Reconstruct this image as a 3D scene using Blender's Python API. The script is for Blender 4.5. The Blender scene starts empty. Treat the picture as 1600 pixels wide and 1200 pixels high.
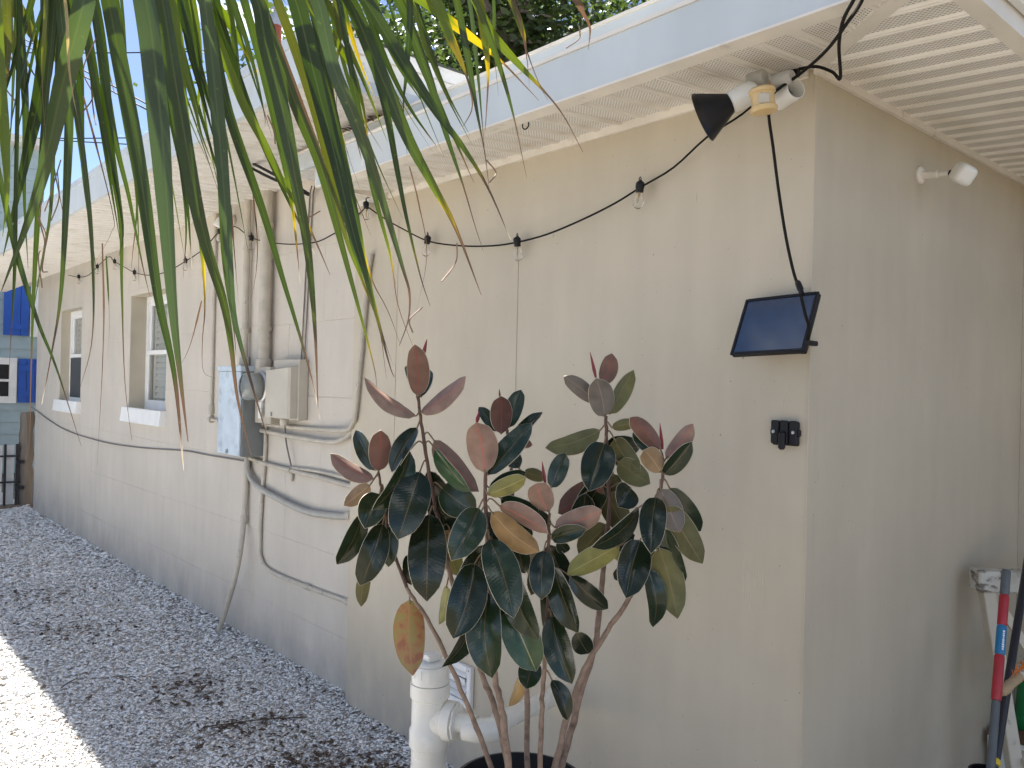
import bpy, math, random
import numpy as np
from mathutils import Vector, Matrix, noise as mnoise
random.seed(7); rng = np.random.default_rng(7)
S = bpy.context.scene
COL = S.collection
V = Vector

# ------------------------------------------------------------------ camera
F = 1273.0                                   # focal length in photo pixels (1600 wide)
VL = np.array([-320 - 800, 578 - 600, F]); VR = np.array([2247 - 800, 638 - 600, F])
ay = VL / np.linalg.norm(VL)
ax = VR / np.linalg.norm(VR); ax = ax - ay * (ax @ ay); ax /= np.linalg.norm(ax)
az = np.cross(ax, ay)
if az[1] > 0: az = -az
RM = np.array([ax, ay, az])
CAM = np.array([-2.095, -1.144, 1.55])
cam = bpy.data.cameras.new('camera'); cam_o = bpy.data.objects.new('camera', cam); COL.objects.link(cam_o)
cam.sensor_width = 36; cam.lens = F / 1600 * 36; cam.clip_start = 0.05; cam.clip_end = 2000
r, d_, f_ = RM[:, 0], -RM[:, 1], -RM[:, 2]
cam_o.matrix_world = Matrix(((r[0], d_[0], f_[0], CAM[0]), (r[1], d_[1], f_[1], CAM[1]), (r[2], d_[2], f_[2], CAM[2]), (0, 0, 0, 1)))
S.camera = cam_o
# ------------------------------------------------------------------ light
SUNV = V((0.13, 0.85, 1.0)).normalized()
w = bpy.data.worlds.new("World"); S.world = w; w.use_nodes = True
nt = w.node_tree; nt.nodes.clear()
no = nt.nodes.new
sky = no('ShaderNodeTexSky'); sky.sky_type = 'NISHITA'; sky.sun_disc = False
sky.sun_elevation = math.asin(SUNV.z); sky.sun_rotation = math.atan2(SUNV.x, SUNV.y)
sky.air_density = 0.6; sky.dust_density = 0.5; sky.ozone_density = 2.2; sky.altitude = 900
tc = no('ShaderNodeTexCoord'); mp = no('ShaderNodeMapping'); mp.inputs['Scale'].default_value = (1, 1, 2.2)
mp.inputs['Location'].default_value = (0.35, 0.1, 0.2)
nz = no('ShaderNodeTexNoise'); nz.inputs['Scale'].default_value = 3.6; nz.inputs['Detail'].default_value = 9; nz.inputs['Roughness'].default_value = 0.58
cr = no('ShaderNodeValToRGB'); cr.color_ramp.elements[0].position = 0.54; cr.color_ramp.elements[1].position = 0.70
mx = no('ShaderNodeMix'); mx.data_type = 'RGBA'
mx.inputs['B'].default_value = (17.0, 17.2, 17.5, 1)
bg = no('ShaderNodeBackground'); bg.inputs['Strength'].default_value = 0.056
out = no('ShaderNodeOutputWorld')
L = nt.links.new
L(tc.outputs['Generated'], mp.inputs['Vector']); L(mp.outputs[0], nz.inputs['Vector']); L(nz.outputs['Fac'], cr.inputs[0])
L(cr.outputs[0], mx.inputs['Factor']); L(sky.outputs[0], mx.inputs['A']); L(mx.outputs['Result'], bg.inputs[0]); L(bg.outputs[0], out.inputs[0])
sl = bpy.data.lights.new('sun', 'SUN'); sl.energy = 5.0; sl.angle = math.radians(0.5); sl.color = (1.0, 0.95, 0.87)
so = bpy.data.objects.new('sun', sl); COL.objects.link(so)
so.rotation_euler = SUNV.to_track_quat('Z', 'Y').to_euler(); so.location = (0, 0, 12)
S.view_settings.view_transform = 'Standard'; S.view_settings.look = 'None'
S.view_settings.exposure = 2.0; S.view_settings.gamma = 1; S.view_settings.use_curve_mapping = False
S.render.engine = 'CYCLES'
S.cycles.max_bounces = 10; S.cycles.diffuse_bounces = 6; S.cycles.transmission_bounces = 8; S.cycles.transparent_max_bounces = 12

# ------------------------------------------------------------------ measuring: photo pixel -> point on a real plane
def ray(x, y): return RM @ np.array([x - 800, y - 600, F])
def on(x, y, axis, val):
    d = ray(x, y); i = 'xyz'.index(axis); t = (val - CAM[i]) / d[i]
    return V(CAM + t * d)
def onx(x, y, v): return on(x, y, 'x', v)
def ony(x, y, v): return on(x, y, 'y', v)
def onz(x, y, v): return on(x, y, 'z', v)
def dep(x, y, d): return V(CAM + RM @ np.array([(x - 800) / F, (y - 600) / F, 1.0]) * d)
FWD = V(RM[:, 2]); RIGHT = V(RM[:, 0]); UPV = V(-RM[:, 1])

# ------------------------------------------------------------------ materials
def newmat(name):
    m = bpy.data.materials.new(name); m.use_nodes = True
    nt = m.node_tree; b = nt.nodes['Principled BSDF']
    return m, nt, b
def c4(c): return (c[0], c[1], c[2], 1)
def mk(name, col, rough=0.6, var=0.12, scale=6.0, bump=0.15, bscale=80.0, metal=0.0, spec=0.5, dirt=None, dirt_scale=3.0, dirt_lo=0.55, dirt_hi=0.7, stretch=(1, 1, 1), space='W', coat=0.0, bdist=0.002):
    m, nt, b = newmat(name); N = nt.nodes.new; L = nt.links.new
    if space == 'W': g = N('ShaderNodeNewGeometry'); vec = g.outputs['Position']
    else: g = N('ShaderNodeTexCoord'); vec = g.outputs['Object']
    mp = N('ShaderNodeMapping'); mp.inputs['Scale'].default_value = stretch; L(vec, mp.inputs[0])
    n1 = N('ShaderNodeTexNoise'); n1.inputs['Scale'].default_value = scale; n1.inputs['Detail'].default_value = 6; L(mp.outputs[0], n1.inputs['Vector'])
    r1 = N('ShaderNodeMapRange'); r1.inputs['From Min'].default_value = 0.3; r1.inputs['From Max'].default_value = 0.7
    r1.inputs['To Min'].default_value = 1 - var; r1.inputs['To Max'].default_value = 1 + var; L(n1.outputs['Fac'], r1.inputs[0])
    mu = N('ShaderNodeMix'); mu.data_type = 'RGBA'; mu.blend_type = 'MULTIPLY'; mu.inputs['Factor'].default_value = 1
    mu.inputs['A'].default_value = c4(col); L(r1.outputs[0], mu.inputs['B'])
    outc = mu.outputs['Result']
    if dirt:
        n3 = N('ShaderNodeTexNoise'); n3.inputs['Scale'].default_value = dirt_scale; n3.inputs['Detail'].default_value = 8; n3.inputs['Roughness'].default_value = 0.65; L(mp.outputs[0], n3.inputs['Vector'])
        r3 = N('ShaderNodeMapRange'); r3.inputs['From Min'].default_value = dirt_lo; r3.inputs['From Max'].default_value = dirt_hi; L(n3.outputs['Fac'], r3.inputs[0])
        m3 = N('ShaderNodeMix'); m3.data_type = 'RGBA'; m3.inputs['B'].default_value = c4(dirt); L(r3.outputs[0], m3.inputs['Factor']); L(outc, m3.inputs['A']); outc = m3.outputs['Result']
    L(outc, b.inputs['Base Color'])
    rr = N('ShaderNodeMapRange'); rr.inputs['To Min'].default_value = max(0, rough - 0.1); rr.inputs['To Max'].default_value = min(1, rough + 0.1); L(n1.outputs['Fac'], rr.inputs[0]); L(rr.outputs[0], b.inputs['Roughness'])
    b.inputs['Metallic'].default_value = metal; b.inputs['Specular IOR Level'].default_value = spec; b.inputs['Coat Weight'].default_value = coat
    if bump:
        n2 = N('ShaderNodeTexNoise'); n2.inputs['Scale'].default_value = bscale; n2.inputs['Detail'].default_value = 4; L(mp.outputs[0], n2.inputs['Vector'])
        bp = N('ShaderNodeBump'); bp.inputs['Strength'].default_value = bump; bp.inputs['Distance'].default_value = bdist; L(n2.outputs['Fac'], bp.inputs['Height']); L(bp.outputs[0], b.inputs['Normal'])
    return m

def wall_mat(name, col, grain):
    m, nt, b = newmat(name); N = nt.nodes.new; L = nt.links.new
    g = N('ShaderNodeNewGeometry')
    def nz(scale, detail=5, sc=(1, 1, 1), rough=.55):
        mp = N('ShaderNodeMapping'); mp.inputs['Scale'].default_value = sc; L(g.outputs['Position'], mp.inputs[0])
        n = N('ShaderNodeTexNoise'); n.inputs['Scale'].default_value = scale; n.inputs['Detail'].default_value = detail; n.inputs['Roughness'].default_value = rough; L(mp.outputs[0], n.inputs['Vector']); return n.outputs['Fac']
    def rng_(src, a, b_, c, d):
        r = N('ShaderNodeMapRange'); r.inputs['From Min'].default_value = a; r.inputs['From Max'].default_value = b_; r.inputs['To Min'].default_value = c; r.inputs['To Max'].default_value = d; L(src, r.inputs[0]); return r.outputs[0]
    def mix(fac, A, B, mode='MIX'):
        x = N('ShaderNodeMix'); x.data_type = 'RGBA'; x.blend_type = mode
        for k, v_ in (('Factor', fac), ('A', A), ('B', B)):
            if isinstance(v_, (int, float)): x.inputs[k].default_value = v_
            elif isinstance(v_, tuple): x.inputs[k].default_value = c4(v_)
            else: L(v_, x.inputs[k])
        return x.outputs['Result']
    c = mix(1.0, col, rng_(nz(1.7, 6), .3, .7, .93, 1.06), 'MULTIPLY')
    c = mix(1.0, c, rng_(nz(9, 5, (1, 1, .18)), .3, .7, .96, 1.04), 'MULTIPLY')
    # weathered scuffs and old drips (lighter), pits and fly specks (darker)
    c = mix(rng_(nz(14, 6, (1, 1, .35), .7), .68, .76, 0, .35), c, (.66, .63, .57))
    c = mix(rng_(nz(70, 2), .735, .76, 0, .75), c, (.16, .13, .10))
    c = mix(rng_(nz(24, 3, (1, 1, .4)), .73, .78, 0, .45), c, (.25, .21, .17))
    sz = N('ShaderNodeSeparateXYZ'); L(g.outputs['Position'], sz.inputs[0])
    # greyer and darker towards the foot of the wall, ragged upper edge
    low = N('ShaderNodeMath'); low.operation = 'MULTIPLY'; L(rng_(sz.outputs['Z'], -.05, .42, 1, 0), low.inputs[0]); L(rng_(nz(5, 7, (1, 1, .5), .7), .35, .7, 0, 1), low.inputs[1])
    c = mix(low.outputs[0], c, (.33, .30, .27))
    L(c, b.inputs['Base Color']); b.inputs['Roughness'].default_value = .62; b.inputs['Specular IOR Level'].default_value = .35
    h1 = N('ShaderNodeBump'); h1.inputs['Strength'].default_value = .3; h1.inputs['Distance'].default_value = .002
    L(nz(60 if grain else 110, 5, (1, 1, .12) if grain else (1, 1, .7)), h1.inputs['Height'])
    h2 = N('ShaderNodeBump'); h2.inputs['Strength'].default_value = .35; h2.inputs['Distance'].default_value = .012
    L(nz(4.5, 3), h2.inputs['Height']); L(h1.outputs[0], h2.inputs['Normal']); L(h2.outputs[0], b.inputs['Normal'])
    return m

PAINT = (.515, .455, .355)
M = {}
M['wall'] = wall_mat('painted_panel', PAINT, True)
M['block'] = wall_mat('painted_block', (.53, .485, .42), False)
M['reveal'] = mk('painted_reveal', (.47, .42, .33), .7, .08, 5, .3, 90)
M['conduit'] = mk('painted_conduit', (.46, .42, .35), .45, .12, 14, .1, 160, dirt=(.30, .27, .23), dirt_scale=18, dirt_lo=.6, dirt_hi=.72)
M['fascia'] = mk('sky_tinted_fascia', (.53, .57, .585), .5, .06, 5, .12, 60, dirt=(.48, .46, .41), dirt_scale=7, dirt_lo=.58, dirt_hi=.8, stretch=(1, 1, .35))  # blue of the skylight mixed into the base colour
M['cream'] = mk('cream_trim', (.72, .68, .61), .5, .08, 8, .1, 70, dirt=(.42, .37, .3), dirt_scale=12, dirt_lo=.6, dirt_hi=.75)
M['whitestucco'] = mk('weathered_white', (.74, .73, .69), .7, .12, 9, .5, 60, dirt=(.34, .31, .26), dirt_scale=13, dirt_lo=.57, dirt_hi=.72, bdist=.006)
M['roof'] = mk('roof_felt', (.60, .59, .57), .85, .15, 20, .4, 120)
M['darkedge'] = mk('drip_edge', (.06, .06, .055), .5)
M['whitepaint'] = mk('white_paint', (.78, .78, .77), .4, .05, 10, .15, 60, dirt=(.55, .53, .5), dirt_scale=14, dirt_lo=.62, dirt_hi=.78)
M['pvc'] = mk('white_pvc', (.80, .775, .70), .28, .04, 10, .04, 60, dirt=(.55, .50, .42), dirt_scale=20, dirt_lo=.64, dirt_hi=.74)
M['panelblue'] = mk('faded_blue_grey_paint', (.50, .58, .65), .5, .1, 10, .1, 60, dirt=(.36, .42, .48), dirt_scale=14, dirt_lo=.52, dirt_hi=.66)
M['panelgrey'] = mk('grey_steel', (.19, .20, .195), .5, .1, 10, .1, 60)
M['steel'] = mk('dull_metal', (.42, .42, .42), .35, .1, 20, .05, 90, metal=.8)
M['box'] = mk('beige_box_plastic', (.50, .46, .385), .45, .05, 8, .05, 120)
M['black'] = mk('black_plastic', (.009, .009, .011), .45, .15, 20, .08, 200, spec=.3)
M['blackcable'] = mk('black_cable', (.014, .013, .012), .8, spec=.15)
M['darkcable'] = mk('old_grey_cable', (.17, .15, .13), .6)
M['whiteplastic'] = mk('white_plastic', (.74, .73, .69), .32, .04, 12, .04, 90, dirt=(.5, .46, .38), dirt_scale=25, dirt_lo=.64, dirt_hi=.76)
M['greybase'] = mk('grey_cast_box', (.42, .41, .38), .6, .12, 30, .2, 90)
M['amber'] = mk('yellowed_plastic', (.60, .43, .20), .35, .06, 12, .03, 80)
M['lens'] = mk('cloudy_lens', (.50, .45, .36), .2, .1, 30, 0)
M['solar'] = mk('solar_cell_blue', (.012, .035, .085), .16, .1, 30, 0, spec=.5, coat=.3)
M['wood'] = mk('weathered_grey_wood', (.17, .14, .112), .8, .3, 12, .6, 40, stretch=(1, 1, .12), dirt=(.08, .06, .05), dirt_scale=10, dirt_lo=.58, dirt_hi=.7, bdist=.006)
M['peel'] = mk('peeling_white_paint', (.52, .50, .44), .7, .12, 20, .5, 60, dirt=(.15, .13, .11), dirt_scale=22, dirt_lo=.50, dirt_hi=.58, stretch=(.5, 1, 1.6))
M['ladderpaint'] = mk('ladder_cream_paint', (.52, .47, .38), .6, .08, 10, .2, 50, dirt=(.3, .26, .2), dirt_scale=14, dirt_lo=.62, dirt_hi=.72)
M['red'] = mk('red_sleeve', (.33, .016, .024), .4, .08, 30, .05, 120)
M['bluesleeve'] = mk('blue_label', (.01, .14, .30), .35, .05, 30, 0)
M['poleg'] = mk('grey_pole', (.085, .095, .10), .42, .1, 20, .05, 120)
M['polek'] = mk('black_pole', (.012, .013, .02), .35)
M['yellow'] = mk('yellow_ring', (.62, .45, .02), .4)
M['green'] = mk('green_plastic', (.012, .20, .06), .38, .08, 10, .04, 50)
M['handle'] = mk('worn_wood_handle', (.38, .27, .16), .6, .15, 20, .2, 60)
M['orange'] = mk('orange_bristle', (.55, .16, .03), .8)
M['pot'] = mk('black_pot', (.014, .014, .014), .45, .2, 14, .15, 80)
M['soil'] = mk('potting_soil', (.045, .032, .022), .95, .3, 40, 1.0, 90, bdist=.01)
M['bark'] = mk('fig_bark', (.27, .19, .14), .85, .22, 40, .8, 110, dirt=(.12, .075, .055), dirt_scale=24, dirt_lo=.5, dirt_hi=.68, bdist=.004)
M['barkyoung'] = mk('young_fig_bark', (.115, .062, .045), .6, .22, 50, .5, 130, dirt=(.05, .03, .025), dirt_scale=60, dirt_lo=.55, dirt_hi=.65, bdist=.003)
M['petiole'] = mk('petiole_green', (.20, .13, .07), .45, .15, 40, 0)
M['bud'] = mk('red_bud_sheath', (.22, .022, .028), .4, .15, 60, 0)
M['rim'] = mk('pale_leaf_rim', (.50, .45, .33), .4, .1, 30, 0)
M['siding'] = mk('blue_grey_siding', (.33, .42, .46), .6, .06, 6, .2, 60)
M['shutter'] = mk('bright_blue_shutter', (.012, .085, .42), .45, .1, 8, .1, 50)
M['iron'] = mk('black_iron', (.012, .014, .02), .4)
M['treebark'] = mk('oak_bark', (.22, .19, .16), .9, .25, 6, .8, 20, bdist=.03)
M['terracotta'] = mk('rusty_vent_pipe', (.22, .055, .03), .75, .2, 30, .3, 80, dirt=(.10, .03, .02), dirt_scale=20)
M['concrete'] = mk('concrete', (.40, .38, .35), .85, .12, 6, .4, 60)
M['blind'] = mk('white_louvre', (.80, .80, .78), .5, .04, 10, 0)
M['room'] = mk('dark_room', (.10, .10, .11), .9, .1, 3, 0)
M['screen'] = mk('insect_screen', (.045, .05, .055), .6, .1, 200, .1, 400)
M['stem'] = mk('palm_rachis', (.16, .17, .05), .5, .15, 20, .1, 60)
M['palmbark'] = mk('palm_bark', (.20, .16, .12), .9, .25, 10, .8, 30, stretch=(1, 1, 3), bdist=.02)
M['fibre'] = mk('palm_fibre', (.24, .15, .10), .8)

def glass_mat(name, tint, rough):
    m, nt, b = newmat(name)
    b.inputs['Base Color'].default_value = c4(tint); b.inputs['Transmission Weight'].default_value = 1; b.inputs['Roughness'].default_value = rough; b.inputs['IOR'].default_value = 1.45
    n = nt.nodes.new('ShaderNodeTexNoise'); n.inputs['Scale'].default_value = 6
    r = nt.nodes.new('ShaderNodeMapRange'); r.inputs['To Min'].default_value = rough; r.inputs['To Max'].default_value = rough + .04
    nt.links.new(n.outputs['Fac'], r.inputs[0]); nt.links.new(r.outputs[0], b.inputs['Roughness'])
    return m
M['glass'] = glass_mat('window_glass', (.93, .96, .95), .0)
M['bulb'] = glass_mat('bulb_glass', (.97, .96, .94), .01)
M['dome'] = glass_mat('meter_dome', (.85, .88, .84), .02)

def soffit_mat():
    m, nt, b = newmat('perforated_soffit'); N = nt.nodes.new; L = nt.links.new
    uv = N('ShaderNodeUVMap'); s = N('ShaderNodeSeparateXYZ'); L(uv.outputs[0], s.inputs[0])
    def mth(op, a, b_=None):
        x = N('ShaderNodeMath'); x.operation = op
        for i, v_ in enumerate((a, b_)):
            if v_ is None: continue
            if isinstance(v_, (int, float)): x.inputs[i].default_value = v_
            else: L(v_, x.inputs[i])
        return x.outputs[0]
    u, v_ = s.outputs['X'], s.outputs['Y']
    fb = mth('FRACT', mth('DIVIDE', u, .1))
    band = mth('MULTIPLY', mth('GREATER_THAN', fb, .05), mth('LESS_THAN', fb, .72))
    cu = mth('DIVIDE', u, .008); fu = mth('FRACT', cu); iu = mth('FLOOR', cu)
    fv = mth('FRACT', mth('ADD', mth('DIVIDE', v_, .0125), mth('MULTIPLY', iu, .37)))
    hole_dark = mth('MULTIPLY', mth('MULTIPLY', mth('LESS_THAN', fu, .34), mth('LESS_THAN', fv, .55)), band)
    g = N('ShaderNodeNewGeometry'); n = N('ShaderNodeTexNoise'); n.inputs['Scale'].default_value = 7; n.inputs['Detail'].default_value = 7; L(g.outputs['Position'], n.inputs['Vector'])
    r = N('ShaderNodeMapRange'); r.inputs['From Min'].default_value = .5; r.inputs['From Max'].default_value = .75; L(n.outputs['Fac'], r.inputs[0])
    c = N('ShaderNodeMix'); c.data_type = 'RGBA'; c.inputs['A'].default_value = (.78, .755, .71, 1); c.inputs['B'].default_value = (.64, .60, .53, 1); L(r.outputs[0], c.inputs['Factor'])
    c2 = N('ShaderNodeMix'); c2.data_type = 'RGBA'; L(hole_dark, c2.inputs['Factor']); L(c.outputs['Result'], c2.inputs['A']); c2.inputs['B'].default_value = (.10, .085, .07, 1)  # dark of the attic behind each slot painted into the colour
    L(c2.outputs['Result'], b.inputs['Base Color']); b.inputs['Roughness'].default_value = .42
    return m
M['soffit'] = soffit_mat()

def leaf_mat(name, col, mid, rough, spread, top):
    m, nt, b = newmat(name); N = nt.nodes.new; L = nt.links.new
    uv = N('ShaderNodeUVMap'); s = N('ShaderNodeSeparateXYZ'); L(uv.outputs[0], s.inputs[0])
    ab = N('ShaderNodeMath'); ab.operation = 'ABSOLUTE'; L(s.outputs['X'], ab.inputs[0])
    mr = N('ShaderNodeMapRange'); mr.inputs['From Min'].default_value = .015; mr.inputs['From Max'].default_value = .05; mr.inputs['To Min'].default_value = 1; mr.inputs['To Max'].default_value = 0; L(ab.outputs[0], mr.inputs[0])
    oi = N('ShaderNodeObjectInfo')
    hs = N('ShaderNodeHueSaturation'); hs.inputs['Color'].default_value = c4(col)
    vr = N('ShaderNodeMapRange'); vr.inputs['To Min'].default_value = 1 - spread; vr.inputs['To Max'].default_value = 1 + spread; L(oi.outputs['Random'], vr.inputs[0]); L(vr.outputs[0], hs.inputs['Value'])
    hr = N('ShaderNodeMapRange'); hr.inputs['To Min'].default_value = .492; hr.inputs['To Max'].default_value = .51; L(oi.outputs['Random'], hr.inputs[0]); L(hr.outputs[0], hs.inputs['Hue'])
    g = N('ShaderNodeNewGeometry'); n = N('ShaderNodeTexNoise'); n.inputs['Scale'].default_value = 28; n.inputs['Detail'].default_value = 6; L(g.outputs['Position'], n.inputs['Vector'])
    nr = N('ShaderNodeMapRange'); nr.inputs['From Min'].default_value = .3; nr.inputs['From Max'].default_value = .7; nr.inputs['To Min'].default_value = .78; nr.inputs['To Max'].default_value = 1.2; L(n.outputs['Fac'], nr.inputs[0])
    mu = N('ShaderNodeMix'); mu.data_type = 'RGBA'; mu.blend_type = 'MULTIPLY'; mu.inputs['Factor'].default_value = 1; L(hs.outputs[0], mu.inputs['A']); L(nr.outputs[0], mu.inputs['B'])
    mm = N('ShaderNodeMix'); mm.data_type = 'RGBA'; L(mr.outputs[0], mm.inputs['Factor']); L(mu.outputs['Result'], mm.inputs['A']); mm.inputs['B'].default_value = c4(mid)
    L(mm.outputs['Result'], b.inputs['Base Color'])
    # side veins: v minus a little of |u|
    sv = N('ShaderNodeMath'); sv.operation = 'MULTIPLY_ADD'; L(ab.outputs[0], sv.inputs[0]); sv.inputs[1].default_value = -.10; L(s.outputs['Y'], sv.inputs[2])
    sn = N('ShaderNodeMath'); sn.operation = 'MULTIPLY'; sn.inputs[1].default_value = 150; L(sv.outputs[0], sn.inputs[0])
    si = N('ShaderNodeMath'); si.operation = 'SINE'; L(sn.outputs[0], si.inputs[0])
    bp = N('ShaderNodeBump'); bp.inputs['Strength'].default_value = .05; bp.inputs['Distance'].default_value = .001; L(si.outputs[0], bp.inputs['Height'])
    bp2 = N('ShaderNodeBump'); bp2.inputs['Strength'].default_value = .25; bp2.inputs['Distance'].default_value = .004; L(n.outputs['Fac'], bp2.inputs['Height']); L(bp.outputs[0], bp2.inputs['Normal'])
    L(bp2.outputs[0], b.inputs['Normal'])
    b.inputs['Roughness'].default_value = rough; b.inputs['Specular IOR Level'].default_value = .38 if top else .3
    if top: b.inputs['Coat Weight'].default_value = .10; b.inputs['Coat Roughness'].default_value = .1
    return m
M['leaf_top'] = leaf_mat('leaf_upper_dark_green', (.017, .029, .013), (.10, .075, .03), .17, .35, True)
M['leaf_light'] = leaf_mat('leaf_upper_mid_green', (.035, .075, .03), (.3, .28, .14), .2, .2, True)
M['u_pink'] = leaf_mat('leaf_under_pink', (.27, .17, .13), (.50, .12, .10), .5, .15, False)
M['u_red'] = leaf_mat('leaf_under_red_brown', (.15, .075, .058), (.30, .05, .045), .45, .2, False)
M['u_tan'] = leaf_mat('leaf_under_tan', (.31, .22, .125), (.45, .30, .18), .5, .15, False)
M['u_olive'] = leaf_mat('leaf_under_olive_lit_through', (.12, .11, .042), (.22, .17, .08), .5, .2, False)  # olive stands in for daylight coming through the leaf
M['u_yellow'] = leaf_mat('leaf_under_yellow_lit_through', (.24, .225, .07), (.42, .36, .15), .5, .15, False)  # glow of light through the leaf put into the colour
M['u_orange'] = leaf_mat('leaf_under_orange', (.36, .215, .08), (.5, .3, .13), .5, .1, False)
M['u_grey'] = leaf_mat('leaf_under_grey_mauve', (.16, .135, .115), (.3, .22, .18), .5, .1, False)

def autumn_mat():
    m, nt, b = newmat('leaf_autumn'); N = nt.nodes.new; L = nt.links.new
    g = N('ShaderNodeNewGeometry'); n = N('ShaderNodeTexNoise'); n.inputs['Scale'].default_value = 34; n.inputs['Detail'].default_value = 5; L(g.outputs['Position'], n.inputs['Vector'])
    cr = N('ShaderNodeValToRGB'); e = cr.color_ramp.elements; e[0].position = .38; e[0].color = (.27, .22, .07, 1); e[1].position = .62; e[1].color = (.27, .10, .05, 1)
    x = cr.color_ramp.elements.new(.5); x.color = (.33, .17, .065, 1)
    L(n.outputs['Fac'], cr.inputs[0])
    uv = N('ShaderNodeUVMap'); s = N('ShaderNodeSeparateXYZ'); L(uv.outputs[0], s.inputs[0]); ab = N('ShaderNodeMath'); ab.operation = 'ABSOLUTE'; L(s.outputs['X'], ab.inputs[0])
    lt = N('ShaderNodeMath'); lt.operation = 'LESS_THAN'; lt.inputs[1].default_value = .035; L(ab.outputs[0], lt.inputs[0])
    mm = N('ShaderNodeMix'); mm.data_type = 'RGBA'; L(lt.outputs[0], mm.inputs['Factor']); L(cr.outputs[0], mm.inputs['A']); mm.inputs['B'].default_value = (.38, .20, .08, 1)
    L(mm.outputs['Result'], b.inputs['Base Color']); b.inputs['Roughness'].default_value = .45
    return m
M['u_autumn'] = autumn_mat()

def palm_mat():
    m, nt, b = newmat('palm_blade'); N = nt.nodes.new; L = nt.links.new
    at = N('ShaderNodeAttribute'); at.attribute_name = 'Col'
    uv = N('ShaderNodeUVMap'); s = N('ShaderNodeSeparateXYZ'); L(uv.outputs[0], s.inputs[0])
    ab = N('ShaderNodeMath'); ab.operation = 'ABSOLUTE'; L(s.outputs['X'], ab.inputs[0])
    mr = N('ShaderNodeMapRange'); mr.inputs['From Min'].default_value = .03; mr.inputs['From Max'].default_value = .14; mr.inputs['To Min'].default_value = .55; mr.inputs['To Max'].default_value = 0; L(ab.outputs[0], mr.inputs[0])
    g = N('ShaderNodeNewGeometry'); n = N('ShaderNodeTexNoise'); n.inputs['Scale'].default_value = 160; n.inputs['Detail'].default_value = 3; L(g.outputs['Position'], n.inputs['Vector'])
    n2 = N('ShaderNodeTexNoise'); n2.inputs['Scale'].default_value = 14; n2.inputs['Detail'].default_value = 5; L(g.outputs['Position'], n2.inputs['Vector'])
    r = N('ShaderNodeMapRange'); r.inputs['From Min'].default_value = .3; r.inputs['From Max'].default_value = .7; r.inputs['To Min'].default_value = .75; r.inputs['To Max'].default_value = 1.25; L(n2.outputs['Fac'], r.inputs[0])
    mu = N('ShaderNodeMix'); mu.data_type = 'RGBA'; mu.blend_type = 'MULTIPLY'; mu.inputs['Factor'].default_value = 1; L(at.outputs['Color'], mu.inputs['A']); L(r.outputs[0], mu.inputs['B'])
    sp = N('ShaderNodeMapRange'); sp.inputs['From Min'].default_value = .68; sp.inputs['From Max'].default_value = .74; sp.inputs['To Max'].default_value = .5; L(n.outputs['Fac'], sp.inputs[0])
    ms = N('ShaderNodeMix'); ms.data_type = 'RGBA'; L(sp.outputs[0], ms.inputs['Factor']); L(mu.outputs['Result'], ms.inputs['A']); ms.inputs['B'].default_value = (.22, .26, .06, 1)
    mm = N('ShaderNodeMix'); mm.data_type = 'RGBA'; L(mr.outputs[0], mm.inputs['Factor']); L(ms.outputs['Result'], mm.inputs['A']); mm.inputs['B'].default_value = (.14, .17, .05, 1)
    L(mm.outputs['Result'], b.inputs['Base Color']); b.inputs['Roughness'].default_value = .38; b.inputs['Specular IOR Level'].default_value = .5
    tr = N('ShaderNodeBsdfTranslucent'); hs = N('ShaderNodeHueSaturation'); hs.inputs['Saturation'].default_value = 1.25; hs.inputs['Value'].default_value = 1.3; L(at.outputs['Color'], hs.inputs['Color']); L(hs.outputs[0], tr.inputs[0])
    mxs = N('ShaderNodeMixShader'); mxs.inputs[0].default_value = .27
    # fine ribs along the blade
    ml = N('ShaderNodeMath'); ml.operation = 'MULTIPLY'; ml.inputs[1].default_value = 60; L(s.outputs['X'], ml.inputs[0]); sn = N('ShaderNodeMath'); sn.operation = 'SINE'; L(ml.outputs[0], sn.inputs[0])
    bp = N('ShaderNodeBump'); bp.inputs['Strength'].default_value = .15; bp.inputs['Distance'].default_value = .0006; L(sn.outputs[0], bp.inputs['Height']); L(bp.outputs[0], b.inputs['Normal'])
    L(b.outputs[0], mxs.inputs[1]); L(tr.outputs[0], mxs.inputs[2]); L(mxs.outputs[0], nt.nodes['Material Output'].inputs[0])
    return m
M['palm'] = palm_mat()

def foliage_mat():
    m, nt, b = newmat('tree_foliage'); N = nt.nodes.new; L = nt.links.new
    g = N('ShaderNodeNewGeometry')
    cr = N('ShaderNodeValToRGB'); e = cr.color_ramp.elements; e[0].color = (.016, .032, .010, 1); e[1].color = (.07, .10, .03, 1); L(g.outputs['Random Per Island'], cr.inputs[0])
    L(cr.outputs[0], b.inputs['Base Color']); b.inputs['Roughness'].default_value = .4
    tr = N('ShaderNodeBsdfTranslucent'); tr.inputs[0].default_value = (.10, .16, .03, 1); mxs = N('ShaderNodeMixShader'); mxs.inputs[0].default_value = .3
    L(b.outputs[0], mxs.inputs[1]); L(tr.outputs[0], mxs.inputs[2]); L(mxs.outputs[0], nt.nodes['Material Output'].inputs[0])
    return m
M['foliage'] = foliage_mat()

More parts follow.
